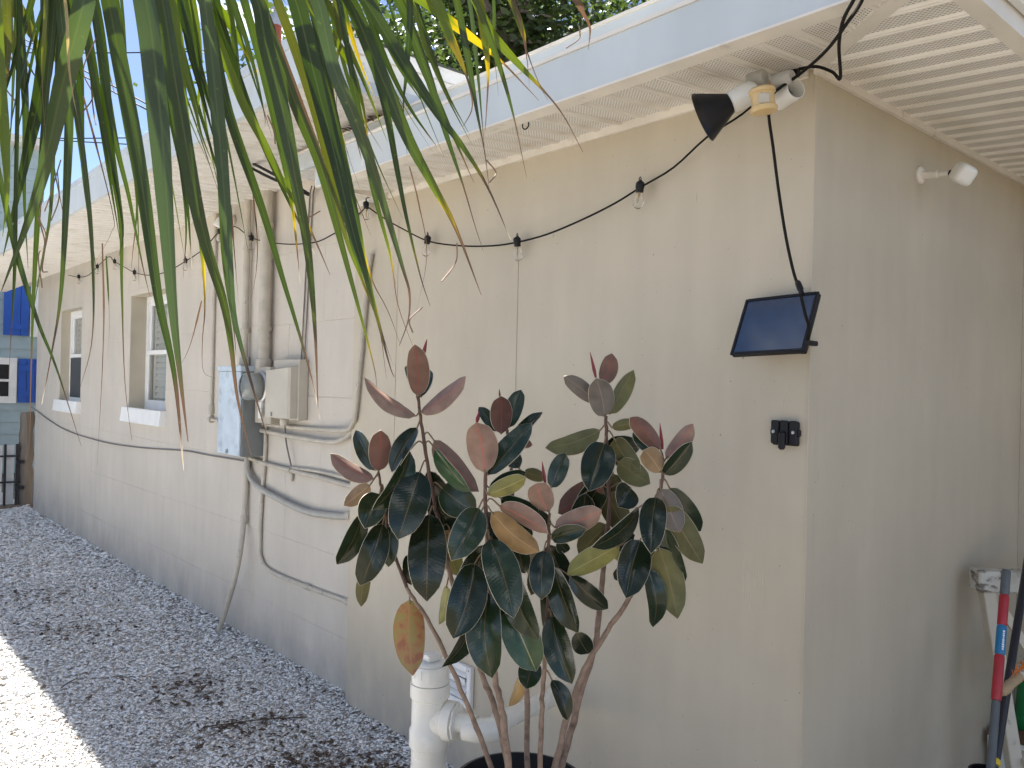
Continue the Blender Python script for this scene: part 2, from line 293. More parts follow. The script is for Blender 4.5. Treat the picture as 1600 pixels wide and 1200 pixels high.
def stone_mat():
    m, nt, b = newmat('shell_gravel'); N = nt.nodes.new; L = nt.links.new
    g = N('ShaderNodeNewGeometry')
    cr = N('ShaderNodeValToRGB'); e = cr.color_ramp.elements; e[0].color = (.66, .65, .63, 1); e[1].color = (.92, .92, .91, 1)
    x = cr.color_ramp.elements.new(.28); x.color = (.88, .878, .87, 1)
    x = cr.color_ramp.elements.new(.035); x.color = (.30, .24, .19, 1)
    L(g.outputs['Random Per Island'], cr.inputs[0])
    n = N('ShaderNodeTexNoise'); n.inputs['Scale'].default_value = 120; L(g.outputs['Position'], n.inputs['Vector'])
    r = N('ShaderNodeMapRange'); r.inputs['To Min'].default_value = .85; r.inputs['To Max'].default_value = 1.12; L(n.outputs['Fac'], r.inputs[0])
    mu = N('ShaderNodeMix'); mu.data_type = 'RGBA'; mu.blend_type = 'MULTIPLY'; mu.inputs['Factor'].default_value = 1; L(cr.outputs[0], mu.inputs['A']); L(r.outputs[0], mu.inputs['B'])
    L(mu.outputs['Result'], b.inputs['Base Color']); b.inputs['Roughness'].default_value = .7
    return m
M['stone'] = stone_mat()
M['ground'] = mk('sandy_ground', (.68, .66, .63), .95, .35, 30, .8, 90, dirt=(.22, .19, .16), dirt_scale=60, dirt_lo=.54, dirt_hi=.64, bdist=.01)
M['litter'] = mk('leaf_litter', (.075, .05, .035), .85, .5, 60, .3, 80)

# ------------------------------------------------------------------ building helpers
class MB:
    def __init__(s): s.v = []; s.f = []; s.m = []; s.sm = []; s.uv = {}
    def add(s, vs, fs, mi=0, smooth=False):
        o = len(s.v); s.v += [V(p) for p in vs]
        for f in fs: s.f.append(tuple(i + o for i in f)); s.m.append(mi); s.sm.append(smooth)
        return o
    def box(s, a, b, mi=0, ch=0.0):
        a, b = V((min(a[0], b[0]), min(a[1], b[1]), min(a[2], b[2]))), V((max(a[0], b[0]), max(a[1], b[1]), max(a[2], b[2])))
        c = (a + b) / 2; h = (b - a) / 2
        s.obox(c, V((1, 0, 0)), V((0, 1, 0)), V((0, 0, 1)), h, mi, ch); return s
    def obox(s, c, x, y, z, h, mi=0, ch=0.0):
        c = V(c); x, y, z = V(x).normalized(), V(y).normalized(), V(z).normalized()
        if ch <= 0:
            vs = [c + x * (i * h[0]) + y * (j * h[1]) + z * (k * h[2]) for i in (-1, 1) for j in (-1, 1) for k in (-1, 1)]
            s.add(vs, [(0, 1, 3, 2), (4, 6, 7, 5), (0, 4, 5, 1), (2, 3, 7, 6), (0, 2, 6, 4), (1, 5, 7, 3)], mi)
        else:
            vs = []; idx = {}
            for i in (-1, 1):
                for j in (-1, 1):
                    for k in (-1, 1):
                        for ax_ in range(3):
                            q = [h[0], h[1], h[2]]
                            for t in range(3):
                                if t != ax_: q[t] -= ch
                            idx[(i, j, k, ax_)] = len(vs); vs.append(c + x * (i * q[0]) + y * (j * q[1]) + z * (k * q[2]))
            fs = []
            for sgn in (-1, 1):
                def fc(L_):
                    fs.append(tuple(L_ if sgn > 0 else L_[::-1]))
                fc([idx[(sgn, -1, -1, 0)], idx[(sgn, 1, -1, 0)], idx[(sgn, 1, 1, 0)], idx[(sgn, -1, 1, 0)]])
                fc([idx[(-1, sgn, -1, 1)], idx[(-1, sgn, 1, 1)], idx[(1, sgn, 1, 1)], idx[(1, sgn, -1, 1)]])
                fc([idx[(-1, -1, sgn, 2)], idx[(1, -1, sgn, 2)], idx[(1, 1, sgn, 2)], idx[(-1, 1, sgn, 2)]])
            for a_ in (-1, 1):
                for b_ in (-1, 1):
                    fs.append((idx[(a_, b_, -1, 0)], idx[(a_, b_, 1, 0)], idx[(a_, b_, 1, 1)], idx[(a_, b_, -1, 1)]))
                    fs.append((idx[(a_, -1, b_, 0)], idx[(a_, 1, b_, 0)], idx[(a_, 1, b_, 2)], idx[(a_, -1, b_, 2)]))
                    fs.append((idx[(-1, a_, b_, 1)], idx[(1, a_, b_, 1)], idx[(1, a_, b_, 2)], idx[(-1, a_, b_, 2)]))
                    for c_ in (-1, 1): fs.append((idx[(a_, b_, c_, 0)], idx[(a_, b_, c_, 1)], idx[(a_, b_, c_, 2)]))
            s.add(vs, fs, mi)
        return s
    def tube(s, pts, r, n=10, mi=0, cap=True):
        pts = [V(p) for p in pts]; m = len(pts)
        rs = r if isinstance(r, (list, tuple)) else [r] * m
        t0 = (pts[1] - pts[0]).normalized()
        u = t0.orthogonal().normalized(); vs = []
        for i, p in enumerate(pts):
            t = (pts[min(i + 1, m - 1)] - pts[max(i - 1, 0)]).normalized()
            u = (u - t * u.dot(t)).normalized(); w_ = t.cross(u)
            for k in range(n):
                a = 2 * math.pi * k / n; vs.append(p + (u * math.cos(a) + w_ * math.sin(a)) * rs[i])
        fs = [(i * n + k, i * n + (k + 1) % n, (i + 1) * n + (k + 1) % n, (i + 1) * n + k) for i in range(m - 1) for k in range(n)]
        o = s.add(vs, fs, mi, True)
        if cap: s.add([], []); s.f += [tuple(o + k for k in range(n))[::-1], tuple(o + (m - 1) * n + k for k in range(n))]; s.m += [mi, mi]; s.sm += [False, False]
        return s
    def lathe(s, c, axis, prof, n=20, mi=0, cap=True):
        axis = V(axis).normalized(); c = V(c)
        u = axis.orthogonal().normalized(); w_ = axis.cross(u); vs = []
        for (rr, h) in prof:
            for k in range(n):
                a = 2 * math.pi * k / n; vs.append(c + axis * h + (u * math.cos(a) + w_ * math.sin(a)) * rr)
        m = len(prof)
        fs = [(i * n + k, i * n + (k + 1) % n, (i + 1) * n + (k + 1) % n, (i + 1) * n + k) for i in range(m - 1) for k in range(n)]
        o = s.add(vs, fs, mi, True)
        if cap: s.f += [tuple(o + k for k in range(n))[::-1], tuple(o + (m - 1) * n + k for k in range(n))]; s.m += [mi, mi]; s.sm += [False, False]
        return s
    def build(s, name, mats, parent=None, edge=True):
        if not isinstance(mats, (list, tuple)): mats = [mats]
        off = V((0, 0, 0)); p = parent
        while p is not None: off += p.location; p = p.parent
        me = bpy.data.meshes.new(name)
        me.from_pydata([tuple(q - off) for q in s.v], [], s.f)
        for m in mats: me.materials.append(m)
        me.polygons.foreach_set('material_index', s.m); me.polygons.foreach_set('use_smooth', s.sm)
        if s.uv:
            ul = me.uv_layers.new(name='UVMap')
            for lp in me.loops:
                if lp.vertex_index in s.uv: ul.data[lp.index].uv = s.uv[lp.vertex_index]
        if edge and any(s.sm):
            try: me.set_sharp_from_angle(angle=math.radians(40))
            except Exception: pass
        me.update()
        o = bpy.data.objects.new(name, me); COL.objects.link(o)
        if parent is not None: o.parent = parent
        return o
def tag(o, label, cat, group=None):
    o['label'] = label; o['category'] = cat
    if group: o['group'] = group
    return o
def thing(name, label, cat, loc, group=None):
    o = bpy.data.objects.new(name, None); COL.objects.link(o); o.location = V(loc); o.empty_display_size = .1
    return tag(o, label, cat, group)
def part_empty(name, parent):
    o = bpy.data.objects.new(name, None); COL.objects.link(o); o.parent = parent; o.empty_display_size = .1; return o
def struct(o): o['kind'] = 'structure'; return o
def smooth_path(pts, k=6):
    pts = [V(p) for p in pts]
    if len(pts) < 3: return pts
    P = [pts[0] * 2 - pts[1]] + pts + [pts[-1] * 2 - pts[-2]]; out_ = []
    for i in range(1, len(P) - 2):
        a, b, c, d = P[i - 1], P[i], P[i + 1], P[i + 2]
        for j in range(k):
            t = j / k
            out_.append(.5 * ((2 * b) + (c - a) * t + (2 * a - 5 * b + 4 * c - d) * t * t + (3 * b - a - 3 * c + d) * t ** 3))
    out_.append(pts[-1]); return out_

# ================================================================== GROUND
GZ = -0.07
b = MB(); b.add([(-300, -300, GZ - .02), (300, -300, GZ - .02), (300, 300, GZ - .02), (-300, 300, GZ - .02)], [(0, 1, 2, 3)])
struct(b.build('ground', mk('unseen_dark_ground', (.15, .13, .10), .95, .35, 3, .8, 40, dirt=(.2, .17, .12), dirt_scale=2, bdist=.03)))  # unseen ground around the gravel, made dark to cut bounce onto the porch wall
b = MB(); b.add([(-1.2, .15, GZ - .012), (.1, .15, GZ - .012), (.1, 12, GZ - .012), (-7, 12, GZ - .012), (-7, 1.7, GZ - .012), (-1.2, 1.7, GZ - .012)], [(0, 1, 2, 3, 4, 5)])
struct(b.build('gravel_bed', M['ground']))
def litter_mask(x, y):
    # bare dark patches where leaf litter collects, along the foot of the wall
    n = mnoise.noise(V((x * 1.7, y * 1.1, 3.1))) * .6 + mnoise.noise(V((x * 5, y * 4, 9.2))) * .4
    return n
def gravel():
    zones = [(-1.5, .06, .9, 3.4, 12000, .0070), (-2.1, .06, 3.4, 6.2, 6000, .0092), (-3.2, .06, 6.2, 10.2, 2600, .0135), (-2.6, -1.5, 1.2, 3.4, 4200, .0095), (-3.4, -2.1, 3.4, 6.2, 2200, .0115)]
    octa = np.array([(1, 0, 0), (0, 1, 0), (-1, 0, 0), (0, -1, 0), (.1, .1, 1), (0, 0, -1)], float)
    of = np.array([(0, 1, 4), (1, 2, 4), (2, 3, 4), (3, 0, 4), (1, 0, 5), (2, 1, 5), (3, 2, 5), (0, 3, 5)])
    PV = []; n_tot = 0
    spots = [(-.52, 2.45, .30, .2), (-.42, 2.0, .22, .16), (-.50, 3.15, .28, .2), (-.7, 4.6, .4, .25), (-.75, 5.6, .4, .3), (-.25, 1.75, .2, .2)]
    for (x0, x1, y0, y1, den, sz) in zones:
        n = int((x1 - x0) * (y1 - y0) * den)
        x = rng.uniform(x0, x1, n); y = rng.uniform(y0, y1, n)
        keep = np.ones(n, bool)
        thin = np.zeros(n)
        for (sx, sy, rx, ry) in spots:
            ddx = (x - sx) / rx; ddy = (y - sy) / (ry * 1.6); thin = np.maximum(thin, np.exp(-(ddx ** 2 + ddy ** 2) * 1.4))
        for i in range(n):
            if thin[i] > .12:
                q = litter_mask(x[i] * 3, y[i] * 3)
                if thin[i] * (.75 + q) > rng.uniform(.35, 1.3): keep[i] = False
        x = x[keep]; y = y[keep]; n = len(x)
        s_ = sz * rng.lognormal(0, .33, n)
        a = rng.uniform(0, 6.283, n)
        jit = rng.uniform(.7, 1.3, (n, 6, 3))
        v = octa[None] * jit
        v[:, :, 0] *= (s_ * rng.uniform(1.0, 1.5, n))[:, None]; v[:, :, 1] *= (s_ * .8)[:, None]; v[:, :, 2] *= (s_ * rng.uniform(.2, .42, n))[:, None]
        # tilt
        tx = rng.normal(0, .16, n); ty = rng.normal(0, .16, n)
        z = v[:, :, 2] + v[:, :, 0] * np.sin(tx)[:, None] + v[:, :, 1] * np.sin(ty)[:, None]
        X = v[:, :, 0] * np.cos(a)[:, None] - v[:, :, 1] * np.sin(a)[:, None] + x[:, None]
        Y = v[:, :, 0] * np.sin(a)[:, None] + v[:, :, 1] * np.cos(a)[:, None] + y[:, None]
        base = GZ - .008 + rng.uniform(0, .014, n) + .035 * np.clip((x + .35) / .4, 0, 1) ** 2
        PV.append(np.stack([X, Y, z + base[:, None]], -1).reshape(-1, 3)); n_tot += n
    vs = np.concatenate(PV); fs = (of[None] + (np.arange(n_tot) * 6)[:, None, None]).reshape(-1, 3)
    me = bpy.data.meshes.new('gravel'); me.vertices.add(len(vs)); me.vertices.foreach_set('co', vs.ravel())
    me.loops.add(fs.size); me.loops.foreach_set('vertex_index', fs.ravel().astype(np.int32))
    me.polygons.add(len(fs)); me.polygons.foreach_set('loop_start', np.arange(0, fs.size, 3, dtype=np.int32))
    me.update(calc_edges=True); me.materials.append(M['stone'])
    o = bpy.data.objects.new('gravel', me); COL.objects.link(o); o['kind'] = 'stuff'
    tag(o, 'loose white crushed shell gravel along the foot of the beige wall', 'gravel')
    # litter flakes
    b = MB()
    for (sx, sy, rx, ry) in spots:
        for i in range(190):
            px, py = random.gauss(sx, rx * .5), random.gauss(sy, ry * .8)
            if px > .02: continue
            z = GZ + .004 + random.random() * .006 + .035 * max(0, min(1, (px + .35) / .4)) ** 2; a = random.random() * 6.28; l = random.uniform(.006, .026); w_ = l * random.uniform(.25, .6)
            dx, dy = V((math.cos(a), math.sin(a), random.uniform(-.3, .3))), V((-math.sin(a), math.cos(a), random.uniform(-.3, .3)))
            c = V((px, py, z))
            b.add([c - dx * l, c - dy * w_, c + dx * l, c + dy * w_ + V((0, 0, .003))], [(0, 1, 2), (0, 2, 3)])
    for i in range(420):
        py = random.uniform(1.2, 9.5); px = random.uniform(-1.2, 0.03) if random.random() < .5 else random.uniform(-.12, .04)
        z = GZ + .008 + .035 * max(0, min(1, (px + .35) / .4)) ** 2; a = random.random() * 6.28; l = random.uniform(.008, .03); w_ = l * .3
        dx, dy = V((math.cos(a), math.sin(a), .1)), V((-math.sin(a), math.cos(a), .1)); c = V((px, py, z))
        b.add([c - dx * l, c - dy * w_, c + dx * l, c + dy * w_], [(0, 1, 2, 3)])
    for (x0, y0, x1, y1, zz) in ((170, 1135, 175, 1137, 0), (325, 1135, 480, 1120, 0), (120, 1060, 95, 1075, 0), (330, 1138, 375, 1136, 0)):
        A, B = onz(x0, y0, GZ + .012), onz(x1, y1, GZ + .012); b.tube(smooth_path([A, (A + B) / 2 + V((.006, .004, .006)), B], 4), .003, 5)
    o = b.build('leaf_litter', M['litter']); o['kind'] = 'stuff'; tag(o, 'dark brown leaf litter and twigs scattered in the white gravel', 'leaf litter')
gravel()

# the porch side: unseen floor, added to set the light bounced onto the walls
b = MB(); b.box((-4.2, -3.3, GZ - .06), (1.72, .1, GZ + .012)); struct(b.build('bounce_deck', mk('bounce_deck_brown', (.29, .255, .21), .7, .2, 8, .3, 40, stretch=(1, .1, 1))))
# ================================================================== HOUSE
YS = 2.44; XB = 0.05; YE = 9.62; ZW = 2.69
house = thing('house', 'low beige house with pale sky-tinted fascias and two white sash windows', 'house', (0, 0, GZ))
# addition: painted panel walls
b = MB(); b.box((0, .0, GZ - .1), (.12, YS, 2.452)); b.box((.12, .0, GZ - .1), (1.90, .12, 2.452))
b.build('wall', M['wall'], house)
b = MB(); b.box((-.004, -.004, GZ - .1), (.035, -.0005, 2.45)); b.build('corner_trim', M['wall'], house)
b = MB(); b.box((-.014, .02, 2.425), (-.001, YS, 2.452)); b.box((-.014, -.014, 2.428), (1.9, -.001, 2.453)); b.build('soffit_trim', M['cream'], house)
b = MB(); b.box((1.725, -3.2, GZ - .1), (1.9, -.001, 2.45)); b.build('wing_wall', M['wall'], house)
b = MB(); b.box((.0005, YS - .035, GZ - .1), (XB - .001, YS + .004, 2.46)); b.build('end_batten', M['wall'], house)
# block wall
pj = onx(808, 500, 0).y
for (yy, z0_, z1_) in ((pj, 1.5, 2.05), (onx(620, 500, 0).y, 1.0, 2.3)):
    b = MB(); b.box((-.0022, yy - .0016, z0_), (-.0003, yy + .0016, z1_)); b.build('panel_joint', M['wall'], house)
M['drip'] = mk('pale_paint_drip', (.56, .52, .435), .5, .05, 30, 0)
rd = random.Random(3)
for k in range(15):
    px = rd.choice([rd.uniform(1140, 1215), rd.uniform(1150, 1200), rd.uniform(1205, 1245)]); py = rd.uniform(855, 900) if px < 1204 else rd.choice([rd.uniform(360, 420), rd.uniform(590, 640)])
    l = rd.uniform(.02, .13) if px < 1204 else rd.uniform(.008, .03); p = onx(px, py, -.0002); r_ = rd.uniform(.0007, .0017)
    b = MB(); b.tube([p, p - V((0, rd.uniform(-.002, .002), l * .5)), p - V((0, 0, l))], [r_ * .6, r_ * .8, r_ * 1.3], 6); b.build('paint_drip', M['drip'], house)
bw = part_empty('block_wall', house)
WIN = [(5.335, 6.255, 1.285, 2.25), (7.83, 8.68, 1.285, 2.25)]
zc = [GZ - .15, .232, .645, 1.058, 1.471, 1.884, 2.297, 2.72]
def block(y0, y1, z0, z1):
    if y1 - y0 < .01 or z1 - z0 < .01: return
    c = 0.004
    jx = random.uniform(-.0012, .0012)
    x0, x1 = XB + jx, XB + .2
    hv = .0016
    b = MB()
    vs = [(x0, y0 + hv, z0 + c), (x0, y1 - hv, z0 + c), (x0, y1 - hv, z1 - c), (x0, y0 + hv, z1 - c),
          (x0 + .0022, y0, z0), (x0 + .0022, y1, z0), (x0 + .0022, y1, z1), (x0 + .0022, y0, z1),
          (x1, y0, z0), (x1, y1, z0), (x1, y1, z1), (x1, y0, z1)]
    fs = [(0, 3, 2, 1), (0, 1, 5, 4), (1, 2, 6, 5), (2, 3, 7, 6), (3, 0, 4, 7), (4, 5, 9, 8), (5, 6, 10, 9), (6, 7, 11, 10), (7, 4, 8, 11), (8, 9, 10, 11)]
    b.add(vs, fs); b.build('block', M['block'], bw)
for ci in range(len(zc) - 1):
    z0, z1 = zc[ci], zc[ci + 1]
    y = YS - (.41 if ci % 2 else 0)
    while y < YE:
        y0, y1 = max(y, YS + .004), min(y + .82, YE); y += .82
        pieces = [(y0, y1, z0, z1)]
        for (a0, a1, c0, c1) in WIN:
            nxt = []
            for (p0, p1, q0, q1) in pieces:
                if p1 <= a0 or p0 >= a1 or q1 <= c0 or q0 >= c1: nxt.append((p0, p1, q0, q1)); continue
                if p0 < a0: nxt.append((p0, a0, q0, q1))
                if p1 > a1: nxt.append((a1, p1, q0, q1))
                m0, m1 = max(p0, a0), min(p1, a1)
                if q0 < c0: nxt.append((m0, m1, q0, c0))
                if q1 > c1: nxt.append((m0, m1, c1, q1))
            pieces = nxt
        for p in pieces: block(*p)
b = MB(); b.box((XB, YE + .001, GZ - .1), (6, YE + .2, 2.72)); b.box((XB + .21, YS + .3, 2.3), (XB + .25, YE, 2.7)); b.build('end_wall', M['block'], house)
# windows
def window(y0, y1, z0, z1, kind):
    wd = part_empty('window', house)
    X = XB + (.13 if kind == 'louvre' else .09); fw = .045
    b = MB()
    b.box((X, y0 + .002, z0), (X + .05, y0 + fw, z1 - .002)); b.box((X, y1 - fw, z0), (X + .05, y1 - .002, z1 - .002))
    b.box((X + .001, y0 + fw, z1 - fw), (X + .05, y1 - fw, z1 - .002)); b.box((X + .001, y0 + fw, z0 + .001), (X + .05, y1 - fw, z0 + fw))
    b.build('frame', M['whitepaint'], wd)
    zm = z0 + (z1 - z0) * .5; s = .035
    for (q0, q1, xo) in ((zm - .02, z1 - fw, .020), (z0 + fw, zm + .02, .004)):
        b = MB(); xx = X + xo
        b.box((xx, y0 + fw + .001, q0), (xx + .018, y0 + fw + s, q1)); b.box((xx, y1 - fw - s, q0), (xx + .018, y1 - fw - .001, q1))
        b.box((xx + .001, y0 + fw + s, q1 - s), (xx + .018, y1 - fw - s, q1)); b.box((xx + .001, y0 + fw + s, q0), (xx + .018, y1 - fw - s, q0 + s))
        b.build('sash', M['whitepaint'], wd)
        b = MB(); b.box((xx + .006, y0 + fw + s - .004, q0 + s - .004), (xx + .010, y1 - fw - s + .004, q1 - s + .004)); b.build('pane', M['glass'], wd)
    if kind == 'screen':
        b = MB(); b.box((X - .004, y0 + fw + .02, z0 + fw), (X - .002, y1 - fw - .02, zm - .02)); b.build('insect_screen', M['screen'], wd)
    # louvred shutter slats behind the glass
    b = MB(); b.box((X + .052, y0 + .06, z0 + .05), (X + .07, y0 + .12, z1 - .05)); b.box((X + .052, y1 - .12, z0 + .05), (X + .07, y1 - .06, z1 - .05)); b.build('shutter_frame', M['blind'], wd)
    me = None; z = z0 + .07
    while z < z1 - .06:
        if me is None:
            b = MB(); b.obox((X + .064, (y0 + y1) / 2, z), (1, 0, 1.9), (0, 1, 0), (-1.9, 0, 1), (.03, (y1 - y0) / 2 - .122, .004))
            o = b.build('louvre', M['blind'], wd); me = o.data; zb = z
        else:
            o2 = bpy.data.objects.new('louvre', me); COL.objects.link(o2); o2.parent = wd; o2.location = (0, 0, z - zb)
        z += .052
    b = MB(); b.box((X + .12, y0 - .2, z0 - .2), (X + .6, y0 - .15, z1 + .2)); b.box((X + .12, y1 + .15, z0 - .2), (X + .6, y1 + .2, z1 + .2)); b.box((X + .6, y0 - .2, z0 - .2), (X + .65, y1 + .2, z1 + .2))
    b.box((X + .12, y0 - .15, z0 - .2), (X + .6, y1 + .15, z0 - .15)); b.box((X + .12, y0 - .15, z1 + .15), (X + .6, y1 + .15, z1 + .2)); b.build('room_lining', M['room'], wd)
    b = MB()
    b.box((XB + .004, y1 - .003, z0), (X - .001, y1 - .0005, z1)); b.box((XB + .004, y0 + .0005, z0), (X - .001, y0 + .003, z1)); b.box((XB + .004, y0 + .003, z1 - .003), (X - .001, y1 - .003, z1 - .0005))
    b.build('reveal', M['reveal'], wd)
    b = MB(); b.obox((XB + .05, (y0 + y1) / 2, z0 - .055), (1, 0, -.12), (0, 1, 0), (.12, 0, 1), (.105, (y1 - y0) / 2 + .03, .062), 0, .006); b.build('sill', M['whitepaint'], wd)
for i, (a0, a1, c0, c1) in enumerate(WIN): window(a0, a1, c0, c1, 'louvre' if i == 0 else 'screen')

# soffits: one object per panel, ridged profile
PROF = [(0, 0), (.006, 0), (.072, 0), (.077, -.006), (.081, -.006), (.0845, -.001), (.0875, -.001), (.091, -.006), (.095, -.006), (.1, 0)]
def soffit(name, axis, start, end, inner, outer, zin, zout, panel=.3):
    """ridges run away from the wall; axis = direction along the wall ('x' or 'y'); inner/outer(s) give the two ends"""
    root = part_empty(name, house); s = start
    while s < end - .01:
        e = min(s + panel, end); b = MB(); k = 0; pts = []
        t = s
        while t < e - 1e-6:
            for (u, h) in PROF[:-1]:
                if t + u <= e: pts.append((t + u, h - (.003 if (u == 0 and abs(t - s) < 1e-6) else 0)))
            t += .1
        pts.append((e, 0)); vs = []
        for (q, h) in pts:
            i_, o_ = inner(q), outer(q)
            if axis == 'y': vs += [(i_, q, zin(i_) + h), (o_, q, zin(o_) + h)]
            else: vs += [(q, i_, zin(i_) + h), (q, o_, zin(o_) + h)]
        b.add(vs, [(2 * i, 2 * i + 1, 2 * i + 3, 2 * i + 2) for i in range(len(pts) - 1)])
        for i, (q, h) in enumerate(pts):
            b.uv[2 * i] = (q - s, inner(q)); b.uv[2 * i + 1] = (q - s, outer(q))
        b.build('soffit_panel', M['soffit'], root); s = e
    return root
XE = -.36; YR = -.435
zN = lambda q: 2.452 + min(0, q) * .085
soffit('eave_soffit', 'y', -.385, 2.17, lambda q: -.001 if q >= 0 else q * (XE / YR), lambda q: XE, zN, None)
soffit('porch_soffit', 'x', -.30, 2.4, lambda q: -.001 if q >= 0 else q * (YR / XE), lambda q: YR, lambda q: 2.453 + min(0, q) * .07, None)
b = MB(); b.obox((XE / 2, YR / 2, 2.452 - .0165), (XE, YR, -.033), (YR, -XE, 0), (0, 0, 1), (math.hypot(XE, YR) / 2, .022, .006)); b.build('mitre_strip', M['cream'], house)
# near roof
b = MB()
b.box((XE - .025, YR - .02, 2.415), (XE - .001, 2.14, 2.545)); b.build('fascia', M['fascia'], house)
b = MB(); b.box((XE - .030, YR - .03, 2.546), (XE + .01, 2.145, 2.558)); b.box((XE - .028, YR - .022, 2.408), (XE + .03, 2.142, 2.4145)); b.build('drip_edge', M['cream'], house)
b = MB(); b.box((XE + .06, YR + .02, 2.56), (XE + .075, 2.6, 2.64)); b.build('gravel_stop', M['fascia'], house)
b = MB(); b.box((XE + .055, YR + .01, 2.6405), (XE + .10, 2.6, 2.65)); b.build('gravel_stop_cap', M['cream'], house)
b = MB(); b.box((XE - .02, 2.1425, 2.418), (-.002, 2.158, 2.54)); b.build('eave_end_board', M['cream'], house)
b = MB(); b.box((XE - .001, YR - .045, 2.412), (3.2, YR - .0005, 2.60)); b.build('porch_fascia', M['cream'], house)
b = MB(); b.box((XE + .02, YR - .075, 2.455), (3.2, YR - .046, 2.50), 0, .006); b.build('porch_fascia_moulding', M['whitepaint'], house)
b = MB(); b.box((XE + .08, YR + .0, 2.56), (6, 2.6, 2.635)); b.build('roof', M['roof'], house)
# taller roof over the block wall
XL = -.70; Y1 = 1.56; zL = lambda q: 2.69 + (q - XB) * .053
soffit('far_soffit', 'y', Y1 + .02, 11.85, lambda q: XB - .001, lambda q: XL, zL, None)
b = MB(); b.box((XL - .025, Y1 - .02, 2.645), (XL - .001, 11.9, 2.80)); b.build('fascia', M['fascia'], house)
b = MB(); b.box((XL - .032, Y1 - .03, 2.801), (XL + .03, 11.9, 2.842)); b.build('drip_edge', mk('grey_blue_drip', (.50, .54, .56), .5, .08, 6), house)
b = MB(); b.box((XL - .001, Y1 - .022, 2.645), (3.0, Y1 - .0, 2.69)); b.build('rake_trim', M['fascia'], house)
b = MB(); b.box((XL + .0, Y1 + .004, 2.69), (3.0, Y1 + .03, 2.842)); b.build('rake_wall', M['whitestucco'], house)
b = MB(); b.box((XL + .01, Y1 - .012, 2.7905), (3.0, Y1 + .0035, 2.842)); b.build('rake_board', M['whitestucco'], house)
b = MB()
x = XL
while x < 2.6:
    l = random.uniform(.04, .12); b.box((x, Y1 - .02, 2.8425), (x + l * .75, Y1 + .05, 2.8475 + random.uniform(0, .003))); x += l
b.build('shingle_edge', M['darkedge'], house)
b = MB(); b.box((XL + .031, Y1 + .03, 2.80), (6, 11.9, 2.84)); rf = b.build('far_roof', M['roof'], house)
# plumbing vent on the roof
vp = onx(430, 84, -.60); pz = vp.z; vp = V((vp.x, vp.y, 2.84)); rr = .024; ph = onx(430, 42, -.60).z - 2.84; pc_ = onx(430, 14, -.60).z - onx(430, 42, -.60).z
b = MB(); b.lathe(vp, (0, 0, 1), [(.055, 0), (.05, .02), (.034, ph - .09), (rr, ph - .08), (rr, ph)], 16); b.build('vent_pipe', M['terracotta'], rf)
b = MB(); b.lathe(vp + V((0, 0, ph)), (0, 0, 1), [(rr + .004, 0), (rr + .004, pc_ * .55), (rr - .006, pc_ * .6), (.012, pc_ * .62), (.012, pc_ * .82), (.02, pc_ * .86), (.02, pc_), (.004, pc_ + .002)], 16); b.build('vent_cap', M['steel'], rf)
# old cable and lumpy debris in the gap between the two roofs
b = MB()
for i in range(60):
    c = V((random.uniform(-.33, -.2), random.uniform(1.75, 2.12), 2.645 + random.random() * .012)); a = random.random() * 6.28; l = random.uniform(.015, .04)
    b.add([c + V((math.cos(a), math.sin(a), .1)) * l, c + V((-math.sin(a), math.cos(a), .1)) * l * .5, c - V((math.cos(a), math.sin(a), .1)) * l], [(0, 1, 2)])
o = b.build('roof_debris', M['litter'], house); o['kind'] = 'stuff'

# ================================================================== WALL SERVICES
def conduit(label, pts, rad, name='conduit', mat=None, cat='pipe', k=6, clamps=(), smooth=True, fittings=()):
    P = smooth_path(pts, k) if smooth else [V(p) for p in pts]
    t = thing(name, label, cat, P[-1]); b = MB(); b.tube(P, rad, 12); b.build('pipe', mat or M['conduit'], t)
    for (c, ax_) in clamps:
        c = V(c); a = V(ax_).normalized(); b = MB(); b.lathe(c - a * .012, a, [(rad + .006, 0), (rad + .006, .024)], 14)
        side = a.cross(V((1, 0, 0))).normalized(); b.obox(c + side * (rad + .022) + V((rad * .6, 0, 0)), V((1, 0, 0)), side, a, (.006, .026, .010)); b.build('clamp', M['conduit'], t)
    for (c, ax_, rr, hh) in fittings:
        b = MB(); a = V(ax_).normalized(); b.lathe(V(c) - a * hh / 2, a, [(rr, 0), (rr * 1.08, hh * .1), (rr * 1.08, hh * .9), (rr, hh)], 14); b.build('fitting', M['conduit'], t)
    return t
def xs(pts, x): return [onx(p[0], p[1], x) for p in pts]
X0 = -.02
r1 = .037
a, c = onx(422, 291, 0.01), onx(408, 576, 0.0)
a.y = c.y = 3.49; a.z = 2.69
conduit('fattest vertical beige riser pipe running from soffit down to the electric meter box', [V((XB - r1 - .01, 3.49, 2.69)), V((XB - r1 - .01, 3.49, 1.62))], r1, smooth=False,
        clamps=[(V((XB - r1 - .01, 3.49, 2.48)), (0, 0, 1)), (V((XB - r1 - .01, 3.49, 1.86)), (0, 0, 1))], fittings=[(V((XB - r1 - .01, 3.49, 1.65)), (0, 0, 1), r1 + .008, .06)])
r2 = .021
conduit('medium vertical beige riser pipe, second beside the fattest riser, entering grey blue panel top', [V((XB - r2 - .012, 3.80, 2.69)), V((XB - r2 - .012, 3.80, 1.64))], r2, smooth=False,
        clamps=[(V((XB - r2 - .012, 3.80, 2.38)), (0, 0, 1)), (V((XB - r2 - .012, 3.80, 1.86)), (0, 0, 1))], fittings=[(V((XB - r2 - .012, 3.80, 1.67)), (0, 0, 1), r2 + .008, .05)])
r3 = .011
P3 = xs([(338, 402), (330, 640), (325, 655), (342, 657)], XB - r3 - .004)
